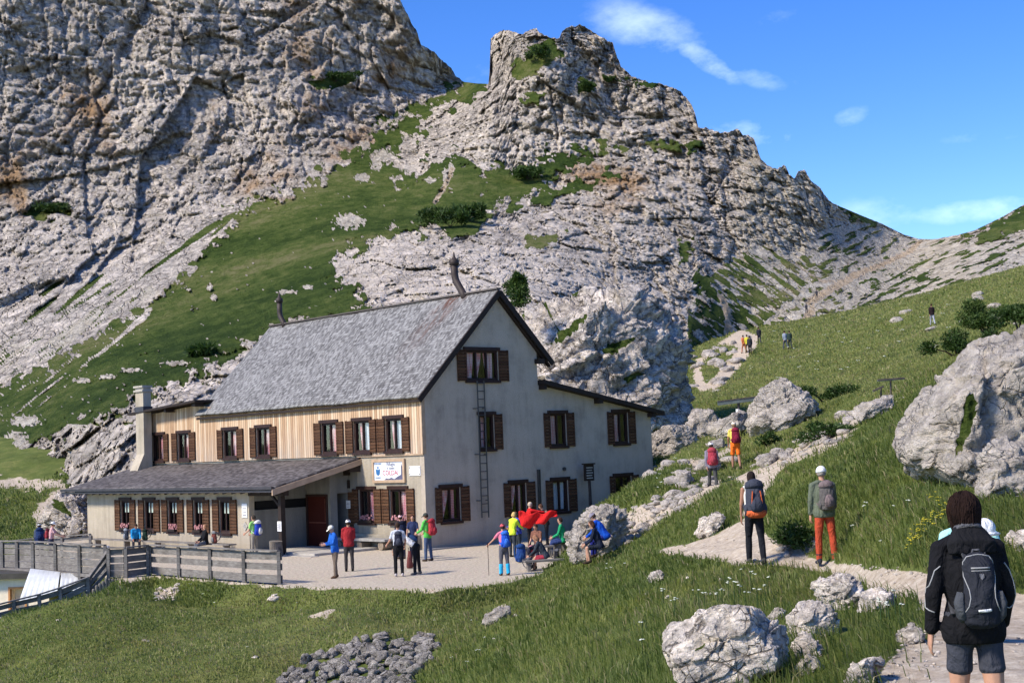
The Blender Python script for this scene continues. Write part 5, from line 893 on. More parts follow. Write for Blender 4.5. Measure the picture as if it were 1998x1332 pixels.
def person(loc, H, face, pose, top, low, label, shoe=(.05, .035, .025), hair=(.05, .03, .02), hat=None, hatc=(.75, .74, .72), sleeve='long', legs='long', vox=.02, skin=None, female=False, pack=None, jacket=True, group=None, name='person', eyes=True, sock=None, hlen=0, wide=1.0, shortf=.82, hcurl=.6):
    """pose: legs/arms = (left, right): legs (pitch fwd, spread, knee bend); arms (pitch fwd, abduct, elbow bend)"""
    S = H/1.75; q = dict(STAND); q.update(pose); skin = skin or M_SKIN
    R = empty(name, loc, math.radians(face), label, 'person', group); lean = q['lean']; L = {}
    hz = q['sit']*H/1.75+.09*S if 'sit' in q else .52*H
    if 'sit' not in q:   # drop the pelvis so the straighter foot touches the ground
        drop = []
        for (p, sp, kb) in q['legs']: drop.append(.26*H*math.cos(p)+.245*H*math.cos(p-kb)+.04*H)
        hz = max(drop)+.0
    pel = Vector((0, 0, hz)); td = Vector((0, math.sin(lean), math.cos(lean))); tb = Vector((0, math.cos(lean), -math.sin(lean))); X = Vector((1, 0, 0)); g = q.get('yaw', 0)
    sh = pel+td*.295*H; nk = pel+td*.325*H; hy, hp = q['head']; hd = Vector((math.sin(hy)*0, math.sin(lean*.6+hp*.6), math.cos(lean*.6+hp*.6))); hc = nk+hd*.085*H
    shw = (.100 if not female else .089)*H*wide; J = []
    for i, sd in ((0, -1), (1, 1)):
        p, sp, kb = q['legs'][i]; hip = pel+X*(sd*.05*H)-Vector((0, 0, .01*H)); kd = Vector((sd*math.sin(sp), math.sin(p)*math.cos(sp), -math.cos(p)*math.cos(sp))); kn = hip+kd*.25*H
        ad = Vector((sd*math.sin(sp)*.3, math.sin(p-kb), -math.cos(p-kb))).normalized(); an = kn+ad*.245*H
        a, ab, eb = q['arms'][i][:3]; tw = q['arms'][i][3] if len(q['arms'][i]) > 3 else .15; s0 = sh+X*(sd*shw)
        ud = Vector((sd*math.sin(ab), math.sin(a)*math.cos(ab), -math.cos(a)*math.cos(ab))); el = s0+ud*.175*H; fd = Vector((-sd*math.sin(tw)+sd*math.sin(ab)*.4, math.sin(a+eb)*math.cos(tw), -math.cos(a+eb)*math.cos(tw))).normalized(); wr = el+fd*.15*H
        J.append(dict(hip=hip, kn=kn, an=an, ad=ad, s0=s0, el=el, wr=wr, fd=fd, sd=sd, kd=kd))
    def torso(mb, inf, z0=-.06, z1=.30, flare=0):
        w = S*wide; f = .92 if female else 1.0
        prof = [(-.10, .150, .105), (-.06, .168, .118), (-.0, .172, .12), (.08, .158 if female else .165, .112), (.17, .145*f if female else .165, .108), (.26, .168*f, .118), (.36, .180*f, .125), (.44, .168*f, .112), (.50, .135*f, .085), (.545, .085, .068), (.575, .062, .06)]
        pts = []; rad = []
        for (h, a, b) in prof:
            if h/1.75 < z0-.001 or h/1.75 > z1+.03: continue
            pts.append(pel+td*h*S); k = 1+(flare if h < .05 else 0); rad.append(((a+inf)*w*k, (b+inf)*S*k))
        eltube(mb, pts, rad, X, 18)
    def head(mb):
        yaw = Matrix.Rotation(hy, 4, 'Z')@rx(-(lean*.6+hp)); ball(mb, hc+hd*.012*H, (.077*S, .094*S, .112*S), yaw, 3); f = (yaw@Vector((0, 1, 0))); u = (yaw@Vector((0, 0, 1))); r = (yaw@Vector((1, 0, 0)))
        ball(mb, hc+f*.03*S-u*.055*S, (.055*S, .06*S, .055*S), yaw, 2); ball(mb, hc+f*.094*S-u*.01*S, (.012*S, .02*S, .022*S), yaw, 1)
        for s_ in (-1, 1): ball(mb, hc+r*(s_*.078*S)-u*.005*S, (.012*S, .022*S, .03*S), yaw, 1)
        eltube(mb, [nk-td*.05*S, nk+td*.0, hc-u*.05*S], [(.068*S, .062*S), (.056*S, .056*S), (.055*S, .055*S)], X, 12); return f, u, r, yaw
    B = MB(); torso(B, -.012); f, u, r, yaw = head(B)
    for j in J:
        limb(B, j['hip'], j['kn'], .083*S, .052*S, .076*S); limb(B, j['kn'], j['an'], .053*S, .034*S, .055*S); limb(B, j['s0'], j['el'], .050*S, .037*S); limb(B, j['el'], j['wr'], .039*S, .025*S)
        fo = Vector((0, math.cos(0), 0)); ball(B, j['an']+Vector((0, .06*S, -.035*S)), (.04*S, .12*S, .035*S), None, 2)
        if vox < .012: hand(B, j['wr'], j['fd'], j['sd'], S, hcurl)
    body = remesh(B, 'body', skin, R, vox*S)
    if vox >= .012 and vox < .04:
        hb = MB()
        for j in J: hand(hb, j['wr'], j['fd'], j['sd'], S*1.05, hcurl, 5)
        me = hb.build('h', skin, None).data; bm = bmesh.new(); bm.from_mesh(body.data); bm.from_mesh(me); bm.to_mesh(body.data); bm.free(); bpy.data.objects.remove([o for o in bpy.data.objects if o.data == me][0])
    # upper garment
    B = MB(); lo_ = -.065 if jacket else -.03; torso(B, .012 if jacket else .004, lo_, .27, .05 if jacket else .02); tk = .014 if jacket else .007
    eltube(B, [sh-X*shw*.95, sh-X*shw*.5+td*.025*S, sh+td*.03*S, sh+X*shw*.5+td*.025*S, sh+X*shw*.95], [(.05*S, .05*S), (.066*S, .06*S), (.07*S, .06*S), (.066*S, .06*S), (.05*S, .05*S)], tb, 12)
    if jacket: eltube(B, [nk-td*.05*S, nk+td*.005*S], [(.085*S, .08*S), (.072*S, .07*S)], X, 12)
    for j in J:
        if sleeve != 'none': limb(B, j['s0'], j['el'] if sleeve == 'long' else j['s0'].lerp(j['el'], .75), (.054+tk)*S, (.042+tk)*S)
        if sleeve == 'long': limb(B, j['el'], j['el'].lerp(j['wr'], .93), (.043+tk)*S, (.031+tk)*S)
    gname = 'jacket' if jacket else 'shirt'; gar = remesh(B, gname, CL(top), R, vox*S)
    # lower garment
    B = MB(); w = S*wide; eltube(B, [pel+td*h*S for h in (-.10, -.05, 0, .06, .11)], [((a+.008)*w, (b+.01)*S) for a, b in ((.145, .10), (.168, .118), (.174, .122), (.166, .115), (.158, .108))], X, 16)
    for j in J:
        e_ = j['hip'].lerp(j['kn'], shortf) if legs == 'short' else j['kn']; limb(B, j['hip'], e_, .096*S, (.064 if legs != 'short' else .086)*S, .088*S)
        if legs == 'long': limb(B, j['kn'], j['kn'].lerp(j['an'], .97), .066*S, .056*S, .066*S)
        if legs == 'capri': limb(B, j['kn'], j['kn'].lerp(j['an'], .45), .064*S, .062*S, .066*S)
    remesh(B, 'trousers' if legs != 'short' else 'shorts', CL(low), R, vox*S)
    for j in J:
        B = MB(); a = j['an']; ball(B, a+Vector((0, .05*S, -.04*S)), (.052*S, .135*S, .042*S), None, 2); ball(B, a+Vector((0, -.02*S, -.005*S)), (.052*S, .062*S, .06*S), None, 2); remesh(B, 'shoe', CL(shoe), R, max(.014, vox)*S, 2)
        if sock: B = MB(); limb(B, j['kn'].lerp(j['an'], .25 if sock[0] else .7), j['an'], (.080 if sock[0] else .062)*S, (.072 if sock[0] else .052)*S); remesh(B, 'gaiter' if sock[0] else 'sock', CL(sock[1]), R, vox*S, 2)
    # hair, eyes, hat
    B = MB(); ball(B, hc+u*.024*S-f*.016*S, (.086*S, .098*S, .112*S), yaw, 3)
    if hlen: eltube(B, [hc+u*.03*S-f*.03*S, hc-u*.05*S-f*.035*S, hc-u*(.06+hlen)*S-f*.03*S], [(.085*S, .075*S), (.088*S, .07*S), (.07*S, .05*S)], r, 14)
    hv = np.array(B.v); fa = np.array(f); ua = np.array(u); rel = hv-np.array(hc); t1 = rel@fa; t2 = rel@ua; lim = .052*S+.25*np.clip(t2, 0, 1); push = np.clip(t1-np.where(t2 < .055*S, .035*S, .2), 0, None); B.v = [tuple(x) for x in hv-push[:, None]*fa]
    if hlen == 0:
        hv = np.array(B.v); rel = hv-np.array(hc); t2 = rel@ua; hv = hv+np.clip(-.05*S-t2, 0, None)[:, None]*ua; B.v = [tuple(x) for x in hv]
    B.build('hair', CL(hair), R, True)
    if eyes:
        for s_ in (-1, 1): B = MB(); ball(B, hc+f*.090*S+r*(s_*.032*S)+u*.012*S, (.012*S, .008*S, .007*S), yaw, 1); B.build('eye', M_EYE, R)
    if hat:
        B = MB(); D, Fc = ico(3); V = D.copy(); V[:, 2] = np.maximum(V[:, 2], -.12 if hat != 'helmet' else -.2); k = 1.14 if hat == 'helmet' else 1.06; V = V*np.array((.085*k, .101*k, .095*k))*S; V = V@np.array(yaw.to_3x3()).T+np.array(hc+u*.035*S-f*.006*S); B.add(V, [tuple(x) for x in Fc])
        if hat == 'cap': ball(B, hc+u*.035*S+f*.125*S, (.068*S, .07*S, .010*S), yaw@rx(-.2), 2)
        if hat == 'brim': ball(B, hc+u*.028*S, (.155*S, .165*S, .012*S), yaw, 3)
        B.build('helmet' if hat == 'helmet' else 'hat', CL(hatc), R, True)
    if pack:
        pc, pc2, plabel = pack[:3]; ps = pack[3] if len(pack) > 3 else 1.0; mw = R.matrix_world if False else Matrix.Translation(Vector(loc))@Matrix.Rotation(math.radians(face), 4, 'Z')
        ctr = pel+td*(.27*S)-tb*(.125*S+.085*S*ps); backpack(mw@(ctr), math.radians(face), lean, pc, pc2, plabel, S*ps, (vox >= .04))
    R['_h'] = H; del R['_h']
    return dict(root=R, J=J, pel=pel, td=td, tb=tb, hc=hc, gar=gar, nk=nk, sh=sh, S=S, f=f, u=u, r=r)
def backpack(ctr, rz, lean, c1, c2, label, s=1.0, tiny=False, straps=True, ground=False):
    e = empty('backpack', ctr, rz, label, 'backpack'); e.rotation_euler = (-lean, 0, rz); B = MB()
    eltube(B, [(0, 0, -.25*s), (0, 0, -.23*s), (0, -.01*s, -.1*s), (0, -.01*s, .08*s), (0, .0, .2*s), (0, .02*s, .26*s)], [(.11*s, .06*s), (.15*s, .10*s), (.16*s, .115*s), (.155*s, .11*s), (.14*s, .09*s), (.09*s, .05*s)], (1, 0, 0), 14); remesh(B, 'bag_body', CL(c1), e, .02*s, 2)
    if tiny: return e
    B = MB(); eltube(B, [(0, .0, .19*s), (0, -.0, .23*s), (0, .0, .29*s), (0, .01*s, .31*s)], [(.15*s, .11*s), (.155*s, .12*s), (.13*s, .10*s), (.08*s, .06*s)], (1, 0, 0), 14); B.build('lid', CL(c2), e, True)
    B = MB(); eltube(B, [(0, -.09*s, -.2*s), (0, -.12*s, -.16*s), (0, -.13*s, -.04*s), (0, -.10*s, .05*s)], [(.06*s, .02*s), (.10*s, .045*s), (.095*s, .045*s), (.05*s, .02*s)], (1, 0, 0), 12); B.build('front_pocket', CL(c2), e, True)
    for sd in (-1, 1):
        B = MB(); ball(B, (sd*.15*s, 0, -.14*s), (.035*s, .06*s, .09*s), None, 2); B.build('side_pocket', CL(c1), e, True)
        if straps:
            B = MB(); pts = [(sd*.07*s, .09*s, .2*s), (sd*.085*s, .16*s, .255*s), (sd*.10*s, .27*s, .2*s), (sd*.12*s, .29*s, .06*s), (sd*.15*s, .16*s, -.1*s), (sd*.13*s, .08*s, -.16*s)]
            for a, b in zip(pts[:-1], pts[1:]): B.bar(a, b, .045*s, .014*s)
            B.build('strap', CL(c2), e)
    return e
def bottom_pack(px, py, depth_z, c1, c2, label, s=.9, rz=0):
    p = G(px, py, depth_z) if depth_z is not None else hit(px, py); return backpack(Vector(p)+Vector((0, 0, .27*s)), rz, -.1, c1, c2, label, s, straps=True)
GRP = None
BLK = (.012, .012, .014); WHT = (.72, .71, .69); DG = (.05, .05, .055); TAN = (.22, .17, .12)
# --- people in the yard
person(G(655, 1127), 1.74, 118, dict(lean=.10, arms=((.25, .12, 1.25, .35), (.25, .12, 1.25, .35)), legs=((.10, .07, .06), (-.08, .07, .03)), head=(0, .45)), (.02, .12, .48), (.17, .13, .10), 'person in bright blue jacket, khaki trousers and white cap looking down at their hands', shoe=(.10, .055, .03), hat='cap', hatc=(.78, .74, .62), hair=(.3, .28, .26))
person(G(682, 1114), 1.78, 12, dict(lean=.02, arms=((.25, .1, .6, .3), (.25, .1, .6, .3))), (.33, .025, .03), (.05, .045, .045), 'person in dark red jacket and white cap standing before the doorway with back turned', hat='cap', hatc=WHT, shoe=BLK)
person(G(784, 1090), 1.66, 20, dict(lean=.05), (.02, .022, .04), (.03, .03, .05), 'person in pink cap partly hidden behind the grey shirted youth', hat='cap', hatc=(.75, .45, .45), pack=((.015, .02, .045), (.012, .014, .025), 'black and navy backpack worn by the person in the pink cap'))
person(G(808, 1092), 1.68, 175, dict(lean=.06, arms=((.2, .2, .8), (.25, .2, .9)), head=(.2, .35)), (.03, .04, .10), (.03, .03, .05), 'dark haired person in navy vest with white sleeves facing the camera by the window', sleeve='short', jacket=False, hair=(.06, .02, .012), hlen=.06, female=True)
person(G(779, 1124), 1.76, 8, dict(lean=.04, arms=((.1, .35, .9, -.2), (.1, .25, .6))), (.55, .57, .62), BLK, 'youth in pale grey shirt and black trousers seen from behind in the yard', jacket=False, sleeve='short', shoe=(.5, .45, .45), pack=((.02, .022, .04), (.06, .065, .09), 'small black backpack with grey straps worn by the youth in the pale grey shirt', .85))
person(G(814, 1120), 1.72, 75, dict(lean=.95, arms=((.55, .1, .05), (.75, .1, .1)), legs=((.05, .08, .02), (-.05, .08, .02)), head=(0, .1)), (.66, .67, .70), BLK, 'person in white shirt and wide black trousers bending forward over a bag', jacket=False, sleeve='long', hair=(.07, .025, .015), pack=((.02, .05, .13), (.012, .02, .05), 'dark blue backpack on the back of the bending person', .7), shoe=(.08, .08, .09))
e = empty('carrier_bag', G(800, 1109)+np.array([0, 0, 0.28]), .4, 'maroon bag hanging from the hands of the bending person', 'bag'); B = MB(); eltube(B, [(0, 0, -.26), (0, 0, -.2), (0, 0, .1), (0, 0, .35)], [(.10, .06), (.13, .10), (.09, .08), (.05, .04)], (1, 0, 0), 12); B.build('bag_body', CL((.16, .05, .045)), e, True); B = MB(); B.tube([(-.05, 0, .33), (-.03, 0, .47), (.03, 0, .47), (.05, 0, .33)], .012, 6); B.build('handle', CL(BLK), e)
person(G(836, 1094), 1.76, 62, dict(lean=.05, arms=((.3, .15, .8), (.2, .15, .8)), head=(0, .25), legs=((.05, .08, .03), (-.06, .08, .03))), (.10, .50, .08), (.06, .09, .16), 'person in bright green jacket and jeans standing at the corner of the hut', hat='cap', hatc=(.05, .06, .05), pack=((.42, .04, .05), (.33, .03, .04), 'large red backpack worn by the person in the bright green jacket', 1.1))
p8 = person(G(985, 1122), 1.63, 22, dict(lean=.06, arms=((.55, .55, .35, -.2), (.1, .15, .5)), legs=((.04, .06, .02), (-.04, .06, .02))), (.72, .20, .28), (.10, .10, .12), 'person in pink shirt with red cap, cyan gaiters and a walking pole', jacket=False, sleeve='short', hat='cap', hatc=(.55, .10, .12), sock=(True, (.03, .42, .70)), female=True, pack=((.02, .09, .50), (.04, .16, .60), 'royal blue backpack with grey straps worn by the person in the pink shirt', 1.0))
wr = Matrix.Translation(Vector(G(985, 1122)))@Matrix.Rotation(math.radians(22), 4, 'Z')@(p8['J'][0]['wr']+p8['J'][0]['fd']*.06)
e = empty('walking_pole', (wr.x, wr.y-.02, zg(wr.x, wr.y)), 0, 'thin dark walking pole held by the person in the pink shirt', 'walking pole'); B = MB(); B.tube([(0, 0, 0), (0, 0, wr.z+.02)], [.009, .011], 6); B.build('shaft', M_IRON, e); B = MB(); B.tube([(0, 0, wr.z-.06), (0, 0, wr.z+.08)], [.018, .02], 8); B.build('grip', CL(BLK), e)
person(G(1001, 1086), 1.66, -35, dict(lean=.22, arms=((.5, .1, .5), (.6, .1, .6)), head=(0, .4)), (.62, .78, .05), (.04, .05, .06), 'blond person in neon yellow jacket leaning towards a companion', hair=(.62, .42, .16), female=True, hlen=.02)
person(G(1013, 1083), 1.64, 120, dict(lean=.12, arms=((.5, .15, .9), (.5, .15, .9)), head=(.1, .3)), (.06, .08, .42), (.04, .05, .06), 'person in violet blue jacket facing the neon yellow jacket', hair=(.10, .05, .03), female=True, hlen=.05)
person(G(1034, 1066), 1.80, -75, dict(lean=.10, arms=((1.25, .15, .15, 0), (1.35, .15, .1, 0)), head=(0, .2)), (.62, .02, .02), BLK, 'fair haired person pulling on a wide bright red jacket by the wall', hair=(.50, .40, .30), wide=1.15)
e = empty('red_jacket', G(1050, 1066)+np.array([0, -.1, 1.28]), .1, 'bright red jacket stretched out between two people by the wall', 'jacket'); B = MB(); V = []; n = 22
for j in range(9):
    for i in range(n+1): s_ = i/n; t_ = j/8; V.append((-.75+1.6*s_, .10*math.sin(s_*13+t_*4)*(.4+t_), .22-t_*(.72-.50*s_)-.12*math.sin(s_*3.0)+.05*math.sin(s_*17)))
B.add(V, [(j*(n+1)+i, j*(n+1)+i+1, (j+1)*(n+1)+i+1, (j+1)*(n+1)+i) for j in range(8) for i in range(n)]); oo = B.build('fabric', CL((.62, .02, .02)), e, True); md = oo.modifiers.new('s', 'SOLIDIFY'); md.thickness = .03
person(G(1068, 1064), 1.72, 95, dict(lean=.25, arms=((1.2, .1, .2), (1.1, .1, .3)), head=(0, .5)), (.02, .02, .025), (.02, .022, .03), 'person in black bending under the outstretched red jacket', hair=(.10, .05, .03))
def seat_at(px, py, h): return P(px, py, h)
person(G(1052, 1092)+np.array([0, 0, .0]), 1.72, 150, dict(SIT, lean=.2, legs=((1.3, .2, 1.2), (1.4, .2, 1.4)), head=(0, .5)), (.20, .09, .06), (.03, .03, .05), 'seated person in brown top facing the camera in the resting group', jacket=False, sleeve='short', hair=(.06, .03, .02))
person(G(1066, 1110), 1.66, 78, dict(SIT, lean=.5, sit=.38, legs=((1.25, .12, 1.25), (1.45, .1, 1.5)), arms=((.45, .08, .45), (.4, .08, .5)), head=(0, .45)), (.035, .045, .06), (.30, .03, .05), 'person in dark hooded jacket and red shorts sitting with bare legs at the yard edge', legs='short', hair=(.28, .14, .08), female=True, hlen=.08, sock=(False, BLK), shoe=WHT)
person(G(1100, 1082), 1.76, 82, dict(SIT, lean=.12, sit=.48, legs=((1.35, .12, 1.3), (1.5, .12, 1.2)), arms=((.30, .1, .8), (.3, .08, .85)), head=(0, .1)), (.02, .30, .12), (.03, .05, .15), 'bearded person in emerald green jacket sitting on a low bench facing left', hair=(.04, .02, .015))
hq = hit(1182, 1088); person(P(1184, 1078, hq[1]-.6), 1.72, 70, dict(SIT, lean=.6, sit=.42, legs=((1.3, .1, 1.3), (1.3, .1, 1.3)), head=(0, .3)), (.01, .08, .48), (.015, .02, .16), 'person in bright blue jacket and grey woollen hat crouching on the pale rock', hat='beanie', hatc=(.22, .20, .25))
person(P(1172, 1092, hq[1]-1.1), 1.62, 85, dict(SIT, lean=.35, sit=.38, legs=((1.5, .1, 1.7), (1.4, .1, 1.4)), head=(0, .2)), (.015, .02, .04), (.02, .025, .04), 'dark haired person with bare legs sitting low before the pale rock', legs='short', hair=(.07, .03, .02), female=True, hlen=.06)
lbn = empty('low_bench', G(1096, 1080), math.radians(70), 'low pale plank bench under the emerald green jacket', 'bench'); MB().box((-.6, -.2, .40), (.6, .2, .46)).build('seat', M_TIM, lbn)
for x in (-.5, .5): MB().box((x-.05, -.16, 0), (x+.05, .16, .4)).build('leg', M_TIM, lbn)
lbn = empty('low_bench', G(1066, 1112), math.radians(12), 'low plank bench at the yard edge under the hooded person', 'bench'); MB().box((-.75, -.18, .30), (.75, .18, .36)).build('seat', M_TIM, lbn)
for x in (-.6, .6): MB().box((x-.05, -.14, 0), (x+.05, .14, .3)).build('leg', M_TIM, lbn)
lbn = empty('low_bench', G(1050, 1088), math.radians(12), 'plank bench under the seated person in the brown top', 'bench'); MB().box((-.6, -.18, .38), (.6, .18, .44)).build('seat', M_TIM, lbn)
for x in (-.45, .45): MB().box((x-.05, -.14, 0), (x+.05, .14, .38)).build('leg', M_TIM, lbn)
bottom_pack(1017, 1097, 0, (.02, .06, .22), (.015, .05, .16), 'tall dark blue backpack standing on the gravel left of the resting group', 1.15, .3)
bottom_pack(1033, 1112, 0, (.012, .013, .016), (.10, .10, .11), 'black backpack lying on the gravel before the hooded person', .75, 1.0)
bottom_pack(1037, 1088, 0, (.45, .03, .06), (.60, .25, .30), 'crimson backpack in the middle of the resting group', .8, .5)
bottom_pack(1086, 1094, 0, (.02, .02, .025), (.12, .12, .13), 'dark backpack at the feet of the emerald green jacket', .75, 2.0)
# --- terrace
def loc_w(x, y, z=0.0): c, s_ = math.cos(TH), math.sin(TH); return np.array([HC[0]+x*c-y*s_, HC[1]+x*s_+y*c, z])
tb = local_thing('terrace_bench', (-4.75, 14, 0), 'long low bench along the wing wall behind the fence', 'bench'); MB().box((-.2, -6.5, .40), (.2, 6.3, .46)).build('seat', M_TIM, tb)
for y in (-6, -3, 0, 3, 6): MB().box((-.15, y-.05, 0), (.15, y+.05, .4)).build('leg', M_TIM, tb)
def onf(px, x=-5.0):   # point of the terrace at local x under pixel column px
    a = G(px, 1100, 0); lo, hi = 1040, 1160
    for _ in range(40):
        m_ = (lo+hi)/2; q = G(px, m_, 0); d = q-np.array(HC); lx = d[0]*math.cos(TH)+d[1]*math.sin(TH)
        if lx > x: lo = m_
        else: hi = m_
    return G(px, (lo+hi)/2, 0)
person(onf(265, -5.0), 1.72, 200, dict(SIT, lean=.45, sit=.44, head=(0, .6)), (.02, .26, .55), (.05, .05, .06), 'person in turquoise blue jacket sitting between two backpacks on the terrace', hair=(.05, .03, .02))
person(onf(402, -5.1), 1.68, 120, dict(SIT, lean=.05, sit=.44, legs=((1.45, .1, .9), (1.45, .1, 1.0)), head=(-.3, -.1)), (.012, .012, .014), (.10, .11, .13), 'person in black top with a headband sitting sideways on the terrace', hair=(.25, .13, .07), female=True, hat=None, hlen=.02)
person(onf(497, -5.6), 1.74, 62, dict(lean=.03, arms=((.25, .15, .8), (.2, .15, .8))), (.28, .62, .16), (.28, .25, .20), 'person in light green tee shirt standing at the end of the terrace fence', jacket=False, sleeve='short', hair=(.05, .04, .03), pack=((.03, .06, .42), (.65, .64, .60), 'blue backpack with cream lid worn by the person in the light green tee shirt', 1.1))
bottom_pack(208, 1092, .2, (.02, .02, .03), (.50, .50, .48), 'black and white backpack leaning on the wing wall at its left', 1.0, .6)
for px, c1, c2, lb_ in [(247, (.04, .05, .07), (.25, .27, .30), 'grey backpack on the terrace bench left of the turquoise jacket'), (284, (.015, .035, .025), (.01, .02, .015), 'dark green backpack on the terrace bench right of the turquoise jacket'), (419, (.16, .05, .04), (.20, .20, .20), 'maroon and grey backpack on the bench beside the person in black')]:
    q = onf(px, -4.85); backpack(Vector(q)+Vector((0, 0, .46+.25)), TH-1.57, -.05, c1, c2, lb_, .95)
q = loc_w(-11.2, 11.9); person(P(100, 1096, 60.5), 1.72, -80, dict(lean=.12, arms=((.7, .1, .5), (.6, .1, .6)), head=(0, .2)), (.65, .38, .38), (.05, .05, .08), 'person in pink shirt, blue vest and white hat leaning on the left walkway rail', jacket=False, sleeve='short', hat='brim', hatc=WHT, pack=((.30, .04, .05), (.10, .02, .03), 'small red backpack worn by the person in the white hat on the walkway', .8))
person(P(78, 1096, 61.5), 1.66, 20, dict(lean=.1), (.08, .10, .16), (.05, .05, .06), 'grey hatted person with a navy pack leftmost on the walkway', hat='beanie', hatc=(.45, .46, .46), pack=((.02, .04, .12), (.015, .03, .09), 'big navy backpack worn by the leftmost person on the walkway', 1.15))
# --- trail
h = hit(1476, 1100); p23 = person(h, 1.80, 2, dict(WALK, legs=((.16, .05, .12), (-.14, .05, .10)), arms=((.02, .16, .12, .05), (.05, .14, .5, .3)), head=(0, .15)), (.72, .70, .66), (.014, .015, .02), 'dark haired walker in white sleeveless shirt and black trousers on the path', jacket=False, sleeve='none', skin=M_SKIN2, hair=(.02, .014, .012), shoe=(.05, .05, .045), vox=.014, hlen=.03, pack=((.05, .055, .075), (.045, .05, .07), 'grey backpack with orange trim worn by the walker in the white sleeveless shirt', 1.22))
pk = [o for o in bpy.data.objects if o.get('label', '').startswith('grey backpack with orange')][0]; s_ = 1.25
for sd in (-1, 1):
    B = MB(); B.bar((sd*.06*s_, -.135*s_, .14*s_), (sd*.085*s_, -.135*s_, -.06*s_), .028*s_, .012); B.build('orange_strap', CL((.62, .13, .04)), pk)
B = MB(); eltube(B, [(0, -.0, -.27*s_), (0, -.01, -.23*s_), (0, -.01, -.17*s_)], [(.12*s_, .09*s_), (.165*s_, .118*s_), (.168*s_, .12*s_)], (1, 0, 0), 16); B.build('orange_base', CL((.60, .12, .04)), pk, True)
h = hit(1614, 1100); person(h, 1.84, 8, dict(lean=.05, legs=((.05, .09, .05), (-.05, .09, .04)), arms=((.02, .17, .12, .05), (.1, .15, .9, .4)), head=(-.15, .1)), (.12, .14, .10), (.42, .065, .03), 'walker in white helmet, green vest and red trousers standing on the path', hat='helmet', hatc=(.82, .82, .82), shoe=(.03, .032, .045), hair=(.3, .27, .24), vox=.014, wide=1.08, sock=(False, (.03, .033, .045)), pack=((.11, .10, .095), (.17, .13, .13), 'slouching grey backpack with pale straps worn by the helmeted walker', .95))
h = hit(1437, 916); person(P(1437, 916, h[1]), 1.80, 3, dict(WALK, legs=((.2, .03, .2), (-.15, .03, .25)), arms=((.1, .2, .3), (.1, .2, .3))), (.72, .58, .12), (.75, .16, .02), 'hiker in yellow shirt and bright orange shorts climbing the stony track', jacket=False, sleeve='short', legs='short', hat='cap', hatc=(.75, .70, .58), pack=((.16, .012, .03), (.20, .015, .04), 'maroon backpack worn by the hiker in orange shorts', 1.0), hair=(.3, .2, .12), skin=M_SKIN2)
h = hit(1392, 945); person(P(1392, 958, h[1]-.1), 1.62, 0, dict(WALK, lean=.08), (.22, .20, .26), (.06, .06, .06), 'small hiker in grey with white cap below the one in orange shorts', hat='cap', hatc=(.78, .76, .74), pack=((.34, .04, .06), (.36, .05, .07), 'crimson backpack worn by the small hiker in grey', 1.1))
# --- far hikers: a few pixels each
far = [(1452, 690, 1.7, 30, (.65, .20, .08), (.45, .16, .08), 'far hiker in orange, left of three on the pale path in the meadow'), (1459, 690, 1.75, 10, (.70, .60, .06), (.12, .10, .04), 'far hiker in yellow, middle of three on the pale path in the meadow'), (1464, 692, 1.75, -10, (.03, .03, .035), (.02, .02, .02), 'far hiker in black, right of three on the pale path in the meadow'), (1482, 672, 1.7, 0, (.02, .02, .03), (.03, .03, .04), 'lone far hiker in dark clothes just above the three on the pale path'),
       (1533, 682, 1.75, 20, (.32, .36, .42), (.08, .09, .12), 'far hiker in grey, left one of a pair in the meadow'), (1542, 682, 1.75, 0, (.03, .05, .04), (.03, .04, .04), 'far hiker in dark green, right one of a pair in the meadow'), (1820, 636, 1.75, 0, (.02, .012, .014), (.35, .36, .42), 'far hiker in black top and grey trousers high in the right meadow')]
for px, py, H_, fa, c1, c2, lb_ in far: person(hit(px, py), H_*(1.0 if px < 1700 else .95), fa, WALK, c1, c2, lb_, vox=.035, eyes=False, hair=(.05, .03, .02))
for px, py, lb_ in [(1574, 612, 'tiny hiker on the sandy trail where it leaves the meadow'), (1594, 584, 'tiny hiker on the sandy trail halfway up to the pass')]:
    y = float(depth(np.array([[px/1000, py/1000]]))[0])-1.0; person(P(px, py, y), 1.5, 0, WALK, (.05, .05, .06), (.06, .05, .05), lb_, vox=.05, eyes=False)
